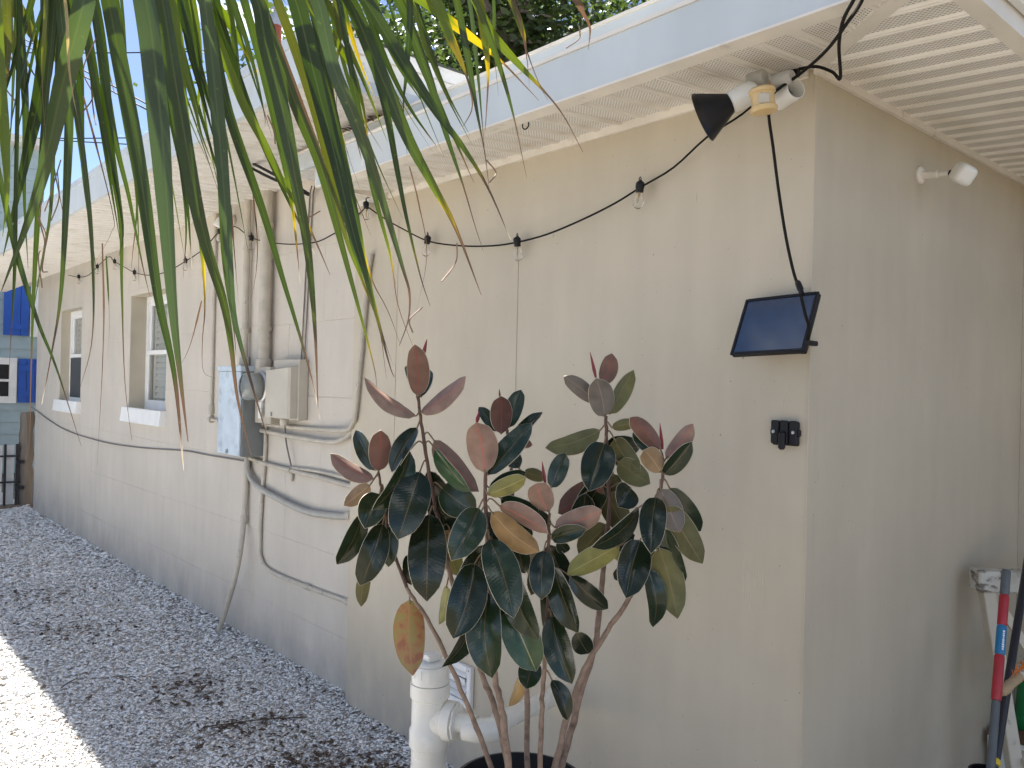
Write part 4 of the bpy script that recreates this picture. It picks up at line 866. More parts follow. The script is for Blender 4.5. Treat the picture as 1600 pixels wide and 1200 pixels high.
# leaf: (stem, base x, base y, tip x, tip y, visible width px, face, under colour, depth bias, twist sign)
T, U = 'T', 'U'
LV = [
 (2,653,619,648,538,35,U,'red',-.05,1),(2,650,650,569,590,22,U,'pink',-.05,1),(2,657,645,728,588,27,U,'pink',-.05,-1),(2,655,622,634,572,18,T,'pink',.05,1),(2,658,620,672,578,18,T,'pink',.05,-1),
 (1,591,736,595,672,34,U,'red',-.04,1),(1,586,735,556,672,26,T,'red',.04,-1),(1,584,748,516,709,22,U,'pink',-.04,1),(2,652,668,612,738,30,T,'tan',-.02,1),(2,640,704,581,797,34,T,'tan',-.04,-1),
 (1,578,758,537,790,26,U,'tan',.02,1),(1,593,772,570,826,42,T,'tan',-.05,1),(2,656,737,622,843,58,T,'pink',-.06,1),(1,566,803,526,882,28,T,'olive',.0,-1),(1,598,818,562,915,42,T,'yellow',-.03,1),
 (1,572,895,564,948,22,U,'olive',.03,1),(1,612,820,607,886,26,T,'olive',-.02,-1),(2,671,803,667,940,58,T,'olive',-.07,1),(2,640,865,642,914,26,T,'olive',.0,1),(2,703,828,678,895,28,U,'orange',.0,1),
 (1,640,937,645,1056,50,U,'autumn',.0,1),(2,678,688,748,768,30,U,'pink',.03,-1),(2,680,702,735,768,26,'L','pink',-.03,1),(2,690,762,744,800,50,T,'pink',-.03,1),(3,752,800,718,862,40,'L','yellow',-.02,1),
 (3,758,739,744,660,48,U,'pink',-.05,1),(3,763,742,831,661,34,T,'pink',.03,-1),(4,797,702,848,644,18,T,'red',.02,-1),(3,762,773,822,746,28,U,'yellow',-.03,1),(3,764,762,822,738,24,T,'tan',.03,1),
 (4,783,678,783,619,34,U,'red',-.04,1),(4,795,668,814,609,28,T,'red',.04,1),(4,779,674,748,636,20,T,'red',.03,-1),(4,797,692,832,695,16,U,'red',-.02,1),(4,798,708,812,731,26,T,'red',-.03,1),
 (3,748,794,705,876,48,T,'olive',-.06,1),(3,780,790,856,833,30,U,'pink',-.02,1),(3,782,778,842,802,32,T,'pink',.05,1),(3,768,800,843,862,36,U,'orange',-.04,-1),(4,806,815,818,850,40,T,'olive',.02,1),
 (3,765,842,803,966,52,T,'yellow',-.08,1),(3,742,880,708,998,56,T,'yellow',-.05,1),(3,764,926,769,1060,54,T,'tan',-.06,1),(3,800,890,842,1000,44,T,'olive',-.03,1),(3,795,950,838,1049,56,'L','yellow',-.03,-1),
 (4,832,1032,822,1077,36,T,'orange',-.05,1),(4,815,1052,795,1104,16,U,'orange',.0,1),(3,740,942,690,1042,26,T,'yellow',-.02,-1),(2,698,915,686,976,18,U,'yellow',.02,1),(5,850,860,846,937,38,T,'olive',-.04,1),
 (4,806,840,820,896,30,T,'olive',.0,1),(4,838,860,824,896,16,U,'tan',.02,1),(5,857,800,838,755,38,U,'pink',-.05,1),(5,861,762,883,708,30,T,'pink',.03,1),(5,867,824,940,797,36,U,'pink',-.05,1),
 (5,862,842,916,826,26,T,'red',-.03,-1),(5,872,845,886,862,20,T,'red',.02,1),(4,832,798,857,828,32,T,'olive',.0,1),(4,818,738,852,748,20,U,'olive',-.02,1),(5,866,886,904,989,38,T,'olive',-.04,1),
 (5,890,900,950,951,32,T,'olive',.02,-1),(5,862,962,894,1069,42,T,'olive',-.05,1),(5,900,988,920,1021,32,T,'olive',.02,1),(5,862,1062,886,1126,26,T,'olive',-.02,-1),(5,858,905,862,1000,30,T,'olive',.03,1),
 (6,945,651,931,591,40,U,'grey',-.05,1),(6,944,600,956,552,28,U,'red',.0,1),(6,930,628,881,588,26,U,'grey',-.02,1),(6,953,647,990,578,26,U,'olive',.0,-1),(6,938,672,852,700,28,U,'olive',-.02,1),
 (6,944,692,920,768,50,T,'olive',-.07,1),(6,956,668,998,660,18,U,'olive',-.02,1),(6,960,686,1000,737,38,U,'olive',.03,-1),(6,966,722,1016,756,38,U,'olive',.02,1),(6,942,760,872,802,50,U,'red',.05,1),
 (6,985,762,966,792,42,T,'grey',-.04,1),(6,958,740,950,800,40,U,'olive',.05,1),(6,950,820,905,870,40,U,'olive',.04,1),(6,955,830,1000,890,40,U,'yellow',.05,-1),
 (7,1032,702,984,652,28,U,'red',-.04,1),(7,1018,705,991,670,24,T,'red',.02,1),(7,1041,716,1083,662,24,U,'pink',-.02,-1),(7,1037,741,1081,690,28,T,'pink',-.03,1),(7,1033,738,1006,703,32,U,'tan',-.06,1),
 (7,1046,762,1095,830,36,T,'grey',.03,1),(7,1032,764,1062,832,42,U,'grey',-.02,1),(7,1044,790,1098,881,42,U,'olive',-.04,1),(7,1025,777,1017,865,40,T,'olive',-.08,1),(7,998,793,924,855,34,T,'yellow',-.06,-1),
 (7,968,852,886,897,38,U,'yellow',.0,1),(7,1000,844,978,935,50,T,'olive',-.07,1),(7,1010,886,1020,980,34,T,'olive',.0,-1),(7,1030,856,1059,967,46,U,'olive',-.02,1),(7,1037,824,1068,913,36,T,'olive',.02,1),
 (7,1014,862,1034,897,24,U,'yellow',.02,1),(6,938,848,992,836,36,T,'olive',.0,1),(6,915,770,896,830,40,T,'olive',.06,1),(3,772,850,790,930,44,T,'olive',.04,1),(2,690,850,716,900,36,U,'yellow',.04,1),
 (1,600,770,612,832,38,T,'olive',.04,1),(2,668,735,718,812,40,T,'olive',.05,-1),(2,676,770,700,846,42,T,'olive',.06,1),(3,762,850,728,930,44,T,'olive',.05,-1),(3,768,905,806,985,44,T,'olive',.05,1),(5,856,850,880,925,38,T,'olive',.05,-1),
 (6,945,742,905,800,42,T,'olive',.07,1),(6,950,770,985,836,42,U,'olive',.06,-1),(7,1012,868,960,905,36,T,'olive',.05,1),(7,1030,800,1052,872,40,T,'olive',.05,1),(5,857,870,830,930,34,U,'olive',.04,1),(3,760,800,800,862,40,T,'tan',.05,-1),
 (6,948,690,1000,700,34,T,'olive',.06,1),(2,690,840,662,900,40,T,'olive',.06,-1)]
def make_leaf(stem, bx, by_, tx, ty, w, face, under, dz, tw):
    P = SP[stem]; bp = dep(bx, by_, 2.2)
    # nearest stem point measured in the picture plane, gives the depth at which the leaf grows
    best = min(range(len(P)), key=lambda i: (lambda v_: (v_.dot(RIGHT) / v_.dot(FWD) - (bx - 800) / F) ** 2 + (-v_.dot(UPV) / v_.dot(FWD) - (by_ - 6 - 600) / F) ** 2)(P[i] - V(CAM)))
    ds = (P[best] - V(CAM)).dot(FWD)
    base = dep(bx, by_, ds + dz * .35); tip = dep(tx, ty, ds + dz * (1.6 if face != U else 1.2))
    for q in (base, tip): q.x = min(q.x, -.04)
    Lp = math.hypot(tx - bx, ty - by_); ln = (tip - base).length
    wt = max(w, Lp * .40); W = wt * ds / F * .5
    twist = math.acos(min(1, w / wt)) * tw
    twist += random.uniform(-.15, .15)
    axv = (tip - base).normalized()
    n0 = (-FWD if face != U else FWD); n0 = (n0 - axv * n0.dot(axv)).normalized()
    nrm = Matrix.Rotation(twist, 3, axv) @ n0; side = axv.cross(nrm).normalized()
    NL, NA = 14, 6; arch = random.uniform(.05, .16) * (1.0 if ty > by_ else .6); fold = random.uniform(.08, .42); sbend = random.uniform(-.05, .05); wav = random.uniform(0, 6.28)
    top, bot = [], []; uvs = []
    for i in range(NL + 1):
        t = i / NL
        tq = t ** .93
        wd = (4 * tq * (1 - tq)) ** .56 * (1 if t < .88 else .35 + .65 * ((1 - t) / .12) ** .8)
        if t >= 1: wd = .0
        c = base.lerp(tip, t) + nrm * (arch * ln * 4 * t * (1 - t) * .9) + side * (sbend * ln * math.sin(math.pi * t))
        # the drip tip kicks back a little
        for j in range(NA + 1):
            u = j / NA * 2 - 1
            hgt = fold * abs(u) ** 1.3 * W * wd + .05 * W * math.sin(t * 9 + wav + (1.5 if u > 0 else 0)) * abs(u) ** 2 * wd
            p = c + side * (u * W * wd) + nrm * hgt
            top.append(p + nrm * .0004); bot.append(p - nrm * .0004); uvs.append((u, t))
    b = MB(); row = NA + 1
    q = [(i * row + j, (i + 1) * row + j, (i + 1) * row + j + 1, i * row + j + 1) for i in range(NL) for j in range(NA)]
    # orientation: outward normal of the upper side = nrm
    v0, v1, v2 = top[row + 1], top[2 * row + 1], top[row + 2]
    if (v1 - v0).cross(v2 - v0).dot(nrm) < 0: q = [f[::-1] for f in q]
    o1 = b.add(top, q, 0, True); o2 = b.add(bot, [f[::-1] for f in q], 1, True)
    for i, uv in enumerate(uvs): b.uv[o1 + i] = uv; b.uv[o2 + i] = uv
    edge = [i * row for i in range(NL + 1)] + [i * row + NA for i in range(NL, -1, -1)]
    m_ = len(edge)
    rimv = []
    for e in edge:
        mid_ = (top[e] + bot[e]) / 2; uu = uvs[e][0]; rimv += [top[e] + side * uu * .0 + nrm * .0003, mid_ + side * uu * .0011, bot[e] - nrm * .0003]
    fs = []
    for i in range(m_ - 1):
        a_ = 3 * i; fs += [(a_, a_ + 1, a_ + 4, a_ + 3), (a_ + 1, a_ + 2, a_ + 5, a_ + 4)]
    b.add(rimv, fs, 2, True)
    s0 = P[best]; mid_ = s0.lerp(base, .5) + V((0, 0, .012)) - axv * .006
    if (s0 - base).length > .07: s0 = base + (s0 - base).normalized() * .07 if (s0 - base).length > .16 else s0
    b.tube(smooth_path([s0, mid_, base + nrm * .0, base.lerp(tip, .06) - nrm * .0008], 4), [.0022] * 13, 6, 3)
    b.build('leaf', [M['leaf_light'] if face == 'L' else M['leaf_top'], M['u_' + under], M['rim'], M['petiole']], plant, edge=False)
for lf in LV: make_leaf(*lf)
for (s_, bx, by_, tx, ty, rr) in [(2, 661, 556, 667, 530, .0055), (4, 745, 660, 749, 642, .006), (4, 781, 620, 780, 608, .003), (5, 852, 756, 847, 721, .005), (6, 931, 590, 922, 550, .005), (7, 1035, 702, 1031, 661, .005), (3, 758, 742, 757, 728, .004)]:
    P = SP[s_]; d0 = (P[-1] - V(CAM)).dot(FWD) + .01; A, B = dep(bx, by_, d0), dep(tx, ty, d0)
    b = MB(); b.tube([A, A.lerp(B, .3), A.lerp(B, .7), B], [rr * .6, rr, rr * .6, .0006], 8); b.build('bud', M['bud'], plant)

# ================================================================== TOOLS BY THE PORCH WALL
ld = thing('step_ladder', 'old cream wooden ladder with peeling top step leaning on porch wall', 'ladder', (1.4, -.3, GZ))
LA = V((1.075, -.06, 0)); LU = V((RIGHT.x, RIGHT.y, 0)).normalized(); LW = V((FWD.x, FWD.y, 0)).normalized(); LL = .50
def lp(u, z, w_=0.0): t = (.93 - z) / (.93 - GZ); q = LA + LU * (u + .05 * t) - LW * (.20 * t - w_); return V((q.x, q.y, z))
q = LA + LU * (LL / 2)
b = MB(); b.obox(V((q.x, q.y, .9)), LU, LW, (0, 0, 1), (LL / 2, .035, .037), 0, .005); b.build('top_step', M['peel'], ld)
for u in (.035, LL - .035):
    A, B = lp(u, .86), lp(u + (.02 if u < .2 else -.02), GZ); dd = (B - A).normalized(); b = MB(); b.obox((A + B) / 2, dd, LU, dd.cross(LU), ((B - A).length / 2, .022, .02), 0, .003); b.build('rail', M['ladderpaint'], ld)
for (u0, z0_, u1, z1_, w0) in ((.07, .855, .30, .42, .035), (LL - .07, .855, .22, .50, .055)):
    A, B = lp(u0, z0_, w0), lp(u1, z1_, w0); dd = (B - A).normalized(); b = MB(); b.obox((A + B) / 2, dd, LW, dd.cross(LW), ((B - A).length / 2, .007, .014)); b.build('brace', M['ladderpaint'], ld)
for z in (.60, .32):
    p = lp(LL / 2, z, .0); b = MB(); b.obox(p, LU, LW, (0, 0, 1), (LL / 2 - .06, .045, .011), 0, .003); b.build('tread', M['ladderpaint'], ld)
# pole with red sleeves
A, B = ony(1572, 896, -.30), ony(1548, 1200, -.36); dirp = (B - A).normalized(); tot = (A.z - GZ) / -dirp.z
def pole(name, label, A, dirp, segs, cat):
    t = thing(name, label, cat, A + dirp * segs[-1][1])
    for (nm, s1, rr, m, s0) in [(q[0], q[1], q[2], q[3], q[4]) for q in segs]:
        b = MB(); b.lathe(A, dirp, [(rr * .85, s0), (rr, s0 + .004), (rr, s1 - .004), (rr * .85, s1)], 16); b.build(nm, m, t)
    return t
def s_at(y): return (ony(1572 - 24 * (y - 896) / 304, y, -.30 - .06 * (y - 896) / 304) - A).length
rp_ = 7.0 / F * (A - V(CAM)).dot(FWD)
pt = pole('broom_pole', 'grey broom pole with red and blue grip sleeves leaning by the ladder', A, dirp, [('grip', s_at(930), rp_ * .95, M['poleg'], -.01), ('sleeve', s_at(978), rp_, M['red'], s_at(930) + .0005), ('sleeve', s_at(1024), rp_ * 1.01, M['bluesleeve'], s_at(978) + .0005), ('sleeve', s_at(1095), rp_, M['red'], s_at(1024) + .0005), ('shaft', tot, rp_ * .82, M['poleg'], s_at(1095) + .0005)], 'pole')
b = MB()
for i in range(9):
    s = s_at(985) + .006 + i * .0065; c = A + dirp * s; out_ = (V(CAM) - c).normalized(); out_ = (out_ + RIGHT * .45); out_ = (out_ - dirp * out_.dot(dirp)).normalized(); sd = dirp.cross(out_)
    b.obox(c + out_ * rp_ * 1.01, dirp, sd, out_, (.0022, random.uniform(.0015, .003), .0008))
b.build('sleeve_print', M['whitepaint'], pt)
A2, B2 = ony(1597, 930, -.22), ony(1553, 1205, -.30); d2 = (B2 - A2).normalized(); A2 = A2 - d2 * .22; t2 = (A2.z - GZ) / -d2.z
def s2(y): return (ony(1597 - 44 * (y - 930) / 275, y, -.22 - .08 * (y - 930) / 275) - A2).length
pole('mop_pole', 'black pole with a yellow ring leaning at the right edge', A2, d2, [('shaft', s2(1187), .0125, M['polek'], 0), ('ring', s2(1196), .0145, M['yellow'], s2(1187) + .0005), ('lower_shaft', t2, .0105, M['poleg'], s2(1196) + .0005)], 'pole')
A, B = ony(1565, 1081, -.34), ony(1612, 1040, -.34); br = thing('hand_brush', 'hand brush with worn wooden handle and orange bristles at the right edge', 'brush', A)
b = MB(); b.lathe(A, B - A, [(.006, -.003), (.014, .004), (.0165, .03), (.013, .08), (.015, .14)], 12); b.build('handle', M['handle'], br)
b = MB()
for i in range(40):
    c = A.lerp(B, random.uniform(.35, 1.0)) + V((0, .0, .012)); b.tube([c, c + V((random.uniform(-.006, .006), random.uniform(-.01, .01), .022))], .0012, 4)
b.build('bristles', M['orange'], br)
# bench and green can
bq = ony(1590, 1168, -.12); zb_ = bq.z + .02
be = thing('bench', 'low white bench carrying the green watering can by the ladder', 'bench', (1.62, -.10, GZ))
b = MB(); b.box((1.36, -.24, zb_ - .05), (1.718, -.02, zb_), 0, .004); b.build('top', M['whitepaint'], be)
b = MB(); b.box((1.355, -.245, zb_ + .0005), (1.718, -.015, zb_ + .012), 0, .003); b.build('board', mk('brown_board', (.13, .07, .045), .7), be)
for x in (1.40, 1.68):
    b = MB(); b.box((x - .018, -.22, GZ), (x + .018, -.18, zb_ - .0505)); b.build('leg', M['whitepaint'], be)
    b = MB(); b.box((x - .018, -.08, GZ), (x + .018, -.04, zb_ - .0505)); b.build('leg', M['whitepaint'], be)
b = MB(); b.box((1.42, -.19, GZ + .001), (1.66, -.07, zb_ - .06)); b.build('grey_panel', M['poleg'], be)
gc = V((1.56, -.13, zb_ + .0125)); can = thing('watering_can', 'green plastic watering can standing on the bench at right edge', 'watering can', gc)
b = MB(); b.lathe(gc, (0, 0, 1), [(.088, 0), (.092, .01), (.092, .04), (.078, .045), (.074, .06), (.066, .17), (.06, .19), (.056, .19), (.05, .1)], 28); b.build('body', M['green'], can)
b = MB(); b.tube(smooth_path([gc + V((.06, 0, .17)), gc + V((.13, 0, .19)), gc + V((.13, 0, .09)), gc + V((.08, 0, .05))]), .009, 8); b.build('handle', M['green'], can)
b = MB(); b.tube(smooth_path([gc + V((-.02, -.05, .05)), gc + V((.04, -.12, .12)), gc + V((.08, -.15, .2))]), [.016] * 7 + [.012] * 6, 10); b.build('spout', M['green'], can)
bk = ony(1540, 1216, -.36); bz = bk.z - .0
bu = thing('bucket', 'black bucket at the foot of the red sleeved pole', 'bucket', (bk.x + .02, -.36, GZ))
b = MB(); b.lathe((bk.x + .02, -.36, 0), (0, 0, 1), [(.036, GZ), (.045, bz - .0), (.048, bz + .004), (.048, bz + .012), (.043, bz + .012), (.034, GZ + .02), (.001, GZ + .02)], 28, 0, False); b.build('shell', M['black'], bu)

# ================================================================== NEIGHBOUR: blue house, post, gate
YB = 14.3
nb = thing('neighbour_house', 'blue grey clapboard house with bright blue shutters beyond the end wall', 'house', (0, YB, GZ))
b = MB(); b.box((-9, YB + .03, GZ), (.95, YB + 6, 5.3)); b.build('wall', M['siding'], nb)
me = None
for i in range(26):
    z = GZ + .05 + i * .2
    if me is None:
        b = MB(); b.add([(-9, YB + .012, z + .2), (.97, YB + .012, z + .2), (.97, YB - .012, z), (-9, YB - .012, z), (.97, YB + .029, z), (-9, YB + .029, z), (-9, YB + .029, z + .2), (.97, YB + .029, z + .2)], [(0, 3, 2, 1), (3, 5, 4, 2), (0, 6, 5, 3), (1, 2, 4, 7), (0, 1, 7, 6)]); o = b.build('siding_board', M['siding'], nb); me = o.data; z_0 = z
    else:
        o = bpy.data.objects.new('siding_board', me); COL.objects.link(o); o.parent = nb; o.location = (0, 0, z - z_0)
def nwin(x0, x1, z0, z1, sides):
    wn = part_empty('window', nb); y = YB - .02; tw_ = .11
    b = MB(); b.box((x0 - tw_, y - .03, z0 - tw_), (x0, y, z1 + tw_)); b.box((x1, y - .03, z0 - tw_), (x1 + tw_, y, z1 + tw_)); b.box((x0, y - .029, z1), (x1, y, z1 + tw_)); b.box((x0, y - .029, z0 - tw_), (x1, y, z0)); b.box((x0, y - .02, (z0 + z1) / 2 - .02), (x1, y - .001, (z0 + z1) / 2 + .02)); b.build('frame', M['whitepaint'], wn)
    b = MB(); b.box((x0, y - .008, z0), (x1, y - .003, z1)); b.build('pane', mk('dark_pane', (.02, .022, .025), .08, .1, 3, 0) if 'dark_pane' not in bpy.data.materials else bpy.data.materials['dark_pane'], wn)
    for sgn in sides:
        xs_ = x1 + tw_ + .02 if sgn > 0 else x0 - tw_ - .02 - .36
        for k in range(3):
            b = MB(); b.box((xs_ + k * .12, y - .045, z0 - .1), (xs_ + k * .12 + .113, y - .02, z1 + .1)); b.build('shutter_board', M['shutter'], wn)
        for zq in (z0 + .05, z1 - .05):
            b = MB(); b.box((xs_ + .003, y - .062, zq - .05), (xs_ + .35, y - .0455, zq + .05)); b.build('shutter_batten', M['shutter'], wn)
pa, pb = ony(0, 580, YB), ony(24, 626, YB)
wr = ony(13, 600, YB).x
nwin(wr - .75, wr, 1.20, 1.72, (1,))
wl = ony(46, 470, YB).x
nwin(wl + .12 - .0, wl + .85, 2.30, 3.7, (-1,))
b = MB(); b.box((-9.2, YB - .3, 5.301), (1.1, YB + 6.5, 5.42)); b.build('roof', M['roof'], nb)
p0 = ony(39, 798, 10.45)
ps = thing('timber_post', 'rough weathered grey timber post at the far wall corner', 'post', (p0.x, 10.45, GZ))
P = [V((p0.x + .006 * math.sin(i * 1.3), 10.45 + .005 * math.cos(i), GZ - .1 + i * .0745)) for i in range(18)]
b = MB(); b.tube(P, [.078 + .006 * math.sin(i * 2.1) for i in range(18)], 12); b.build('shaft', M['wood'], ps)
for (x_, y_) in ((33, 722), (33, 762)):
    q = ony(x_, y_, 10.35); b = MB(); b.box(q + V((-.05, -.01, -.02)), q + V((.03, .03, .02))); b.build('hinge', M['iron'], ps)
gt = thing('iron_gate', 'black iron bar gate with white slats behind, beside the timber post', 'gate', (p0.x - .5, 10.45, GZ))
zt_g, zb_g = ony(15, 694, 10.4).z, ony(15, 792, 10.4).z
gx1 = ony(29, 740, 10.4).x
for i in range(9):
    x = gx1 - .02 - i * .125
    b = MB(); b.box((x - .013, 10.40, zb_g + .02), (x + .013, 10.425, zt_g)); b.build('bar', M['iron'], gt)
    if i > 0:
        b = MB(); b.box((x + .022, 10.47, zb_g + .03), (x + .105, 10.49, zt_g - .02)); b.build('slat', M['whitepaint'], gt)
for z in (zb_g + .30, zb_g + .62): b = MB(); b.box((gx1 - 1.15, 10.426, z - .011), (gx1 + .14, 10.442, z + .011)); b.build('cross_bar', M['iron'], gt)
b = MB(); b.box((gx1 - 1.2, 10.38, zb_g - .03), (gx1 + .25, 10.50, zb_g + .02)); b.build('bottom_beam', M['wood'], gt)
b = MB(); b.box((gx1 + .005, 10.44, zb_g + .02), (gx1 + .13, 10.47, zt_g + .02)); b.build('wood_board', M['wood'], gt)
# utility wires
for i, (ya, yb, lab) in enumerate(((207, 208, 'lowest of three thin dark power wires in the sky'), (72, 76, 'topmost of three thin dark power wires in the sky'), (185, 232, 'thin power wire slanting between the two level ones'))):
    A, B = dep(-300, ya - 4, 15), dep(420, yb, 14); P = [A.lerp(B, t / 10) - V((0, 0, .12 * 4 * (t / 10) * (1 - t / 10))) for t in range(11)]
    b = MB(); b.tube(P, .011, 5); tag(b.build('power_wire', M['blackcable']), lab, 'wire', 'power wires in the sky')

# ================================================================== BACKGROUND TREE
def tree(name, label, base, height, spread, nleaf, seed, lf=.05):
    rnd = random.Random(seed); t = thing(name, label, 'tree', base); base = V(base)
    b = MB(); P = [base + V((math.sin(i * .7) * .25, math.cos(i * .9) * .2, i * height * .07)) for i in range(8)]
    b.tube(P, [.55 - .04 * i for i in range(8)], 12); b.build('trunk', M['treebark'], t)
    tips = []
    for i in range(11):
        s0 = P[3 + i % 5]; a = i * 2.4 + rnd.random(); rr = spread * rnd.uniform(.55, 1.0); up = height * rnd.uniform(.15, .55)
        e = s0 + V((math.cos(a) * rr, math.sin(a) * rr, up)); m = s0.lerp(e, .5) + V((rnd.uniform(-.6, .6), rnd.uniform(-.6, .6), rnd.uniform(0, 1.0)))
        path = smooth_path([s0, m, e], 6); b = MB(); b.tube(path, [.26 * (1 - .8 * k / 12) for k in range(13)], 7)
        for k in range(4, 13):
            for q in range(2):
                c = path[k]; e2 = c + V((rnd.gauss(0, 1.2), rnd.gauss(0, 1.2), rnd.gauss(.5, .9))); b.tube([c, c.lerp(e2, .5) + V((rnd.gauss(0, .15), rnd.gauss(0, .15), .1)), e2], [.07 * (1 - k / 16), .04, .015], 5); tips += [e2, c.lerp(e2, .6)]
        b.build('limb', M['treebark'], t)
    n = nleaf; cs = np.array([tips[rnd.randrange(len(tips))] for _ in range(n)]); g = np.random.default_rng(seed)
    cs = cs + g.normal(0, .42, (n, 3)); s_ = g.uniform(lf, lf * 2, n)
    d1 = g.normal(0, 1, (n, 3)); d1[:, 2] *= .5; d1 /= np.linalg.norm(d1, axis=1)[:, None]; d2 = np.cross(d1, g.normal(0, 1, (n, 3))); d2 /= np.linalg.norm(d2, axis=1)[:, None]
    vs = np.stack([cs - d1 * s_[:, None], cs - d2 * s_[:, None] * .5, cs + d1 * s_[:, None], cs + d2 * s_[:, None] * .5], 1).reshape(-1, 3) - np.array(base)
    fs = np.arange(4 * n).reshape(-1, 4)
    me = bpy.data.meshes.new('crown'); me.vertices.add(4 * n); me.vertices.foreach_set('co', vs.ravel()); me.loops.add(4 * n); me.loops.foreach_set('vertex_index', fs.ravel().astype(np.int32)); me.polygons.add(n); me.polygons.foreach_set('loop_start', np.arange(0, 4 * n, 4, dtype=np.int32)); me.update(calc_edges=True)
    me.materials.append(M['foliage']); o = bpy.data.objects.new('crown', me); COL.objects.link(o); o.parent = t
q = dep(880, 0, 15.5); tree('oak_tree', 'large dark leafy tree with grey limbs rising behind the roof', (q.x, q.y, GZ), 11.0, 4.6, 90000, 5)

# ================================================================== PALM
G = {'g': (.042, .064, .014), 'd': (.028, .046, .009), 'b': (.054, .080, .030), 'o': (.090, .100, .018), 'l': (.105, .145, .014), 'y': (.46, .34, .015), 'n': (.10, .062, .042), 'w': (.62, .54, .42), 't': (.33, .26, .13)}  # 'l' carries light shining through the blade in its colour; also early yellowing
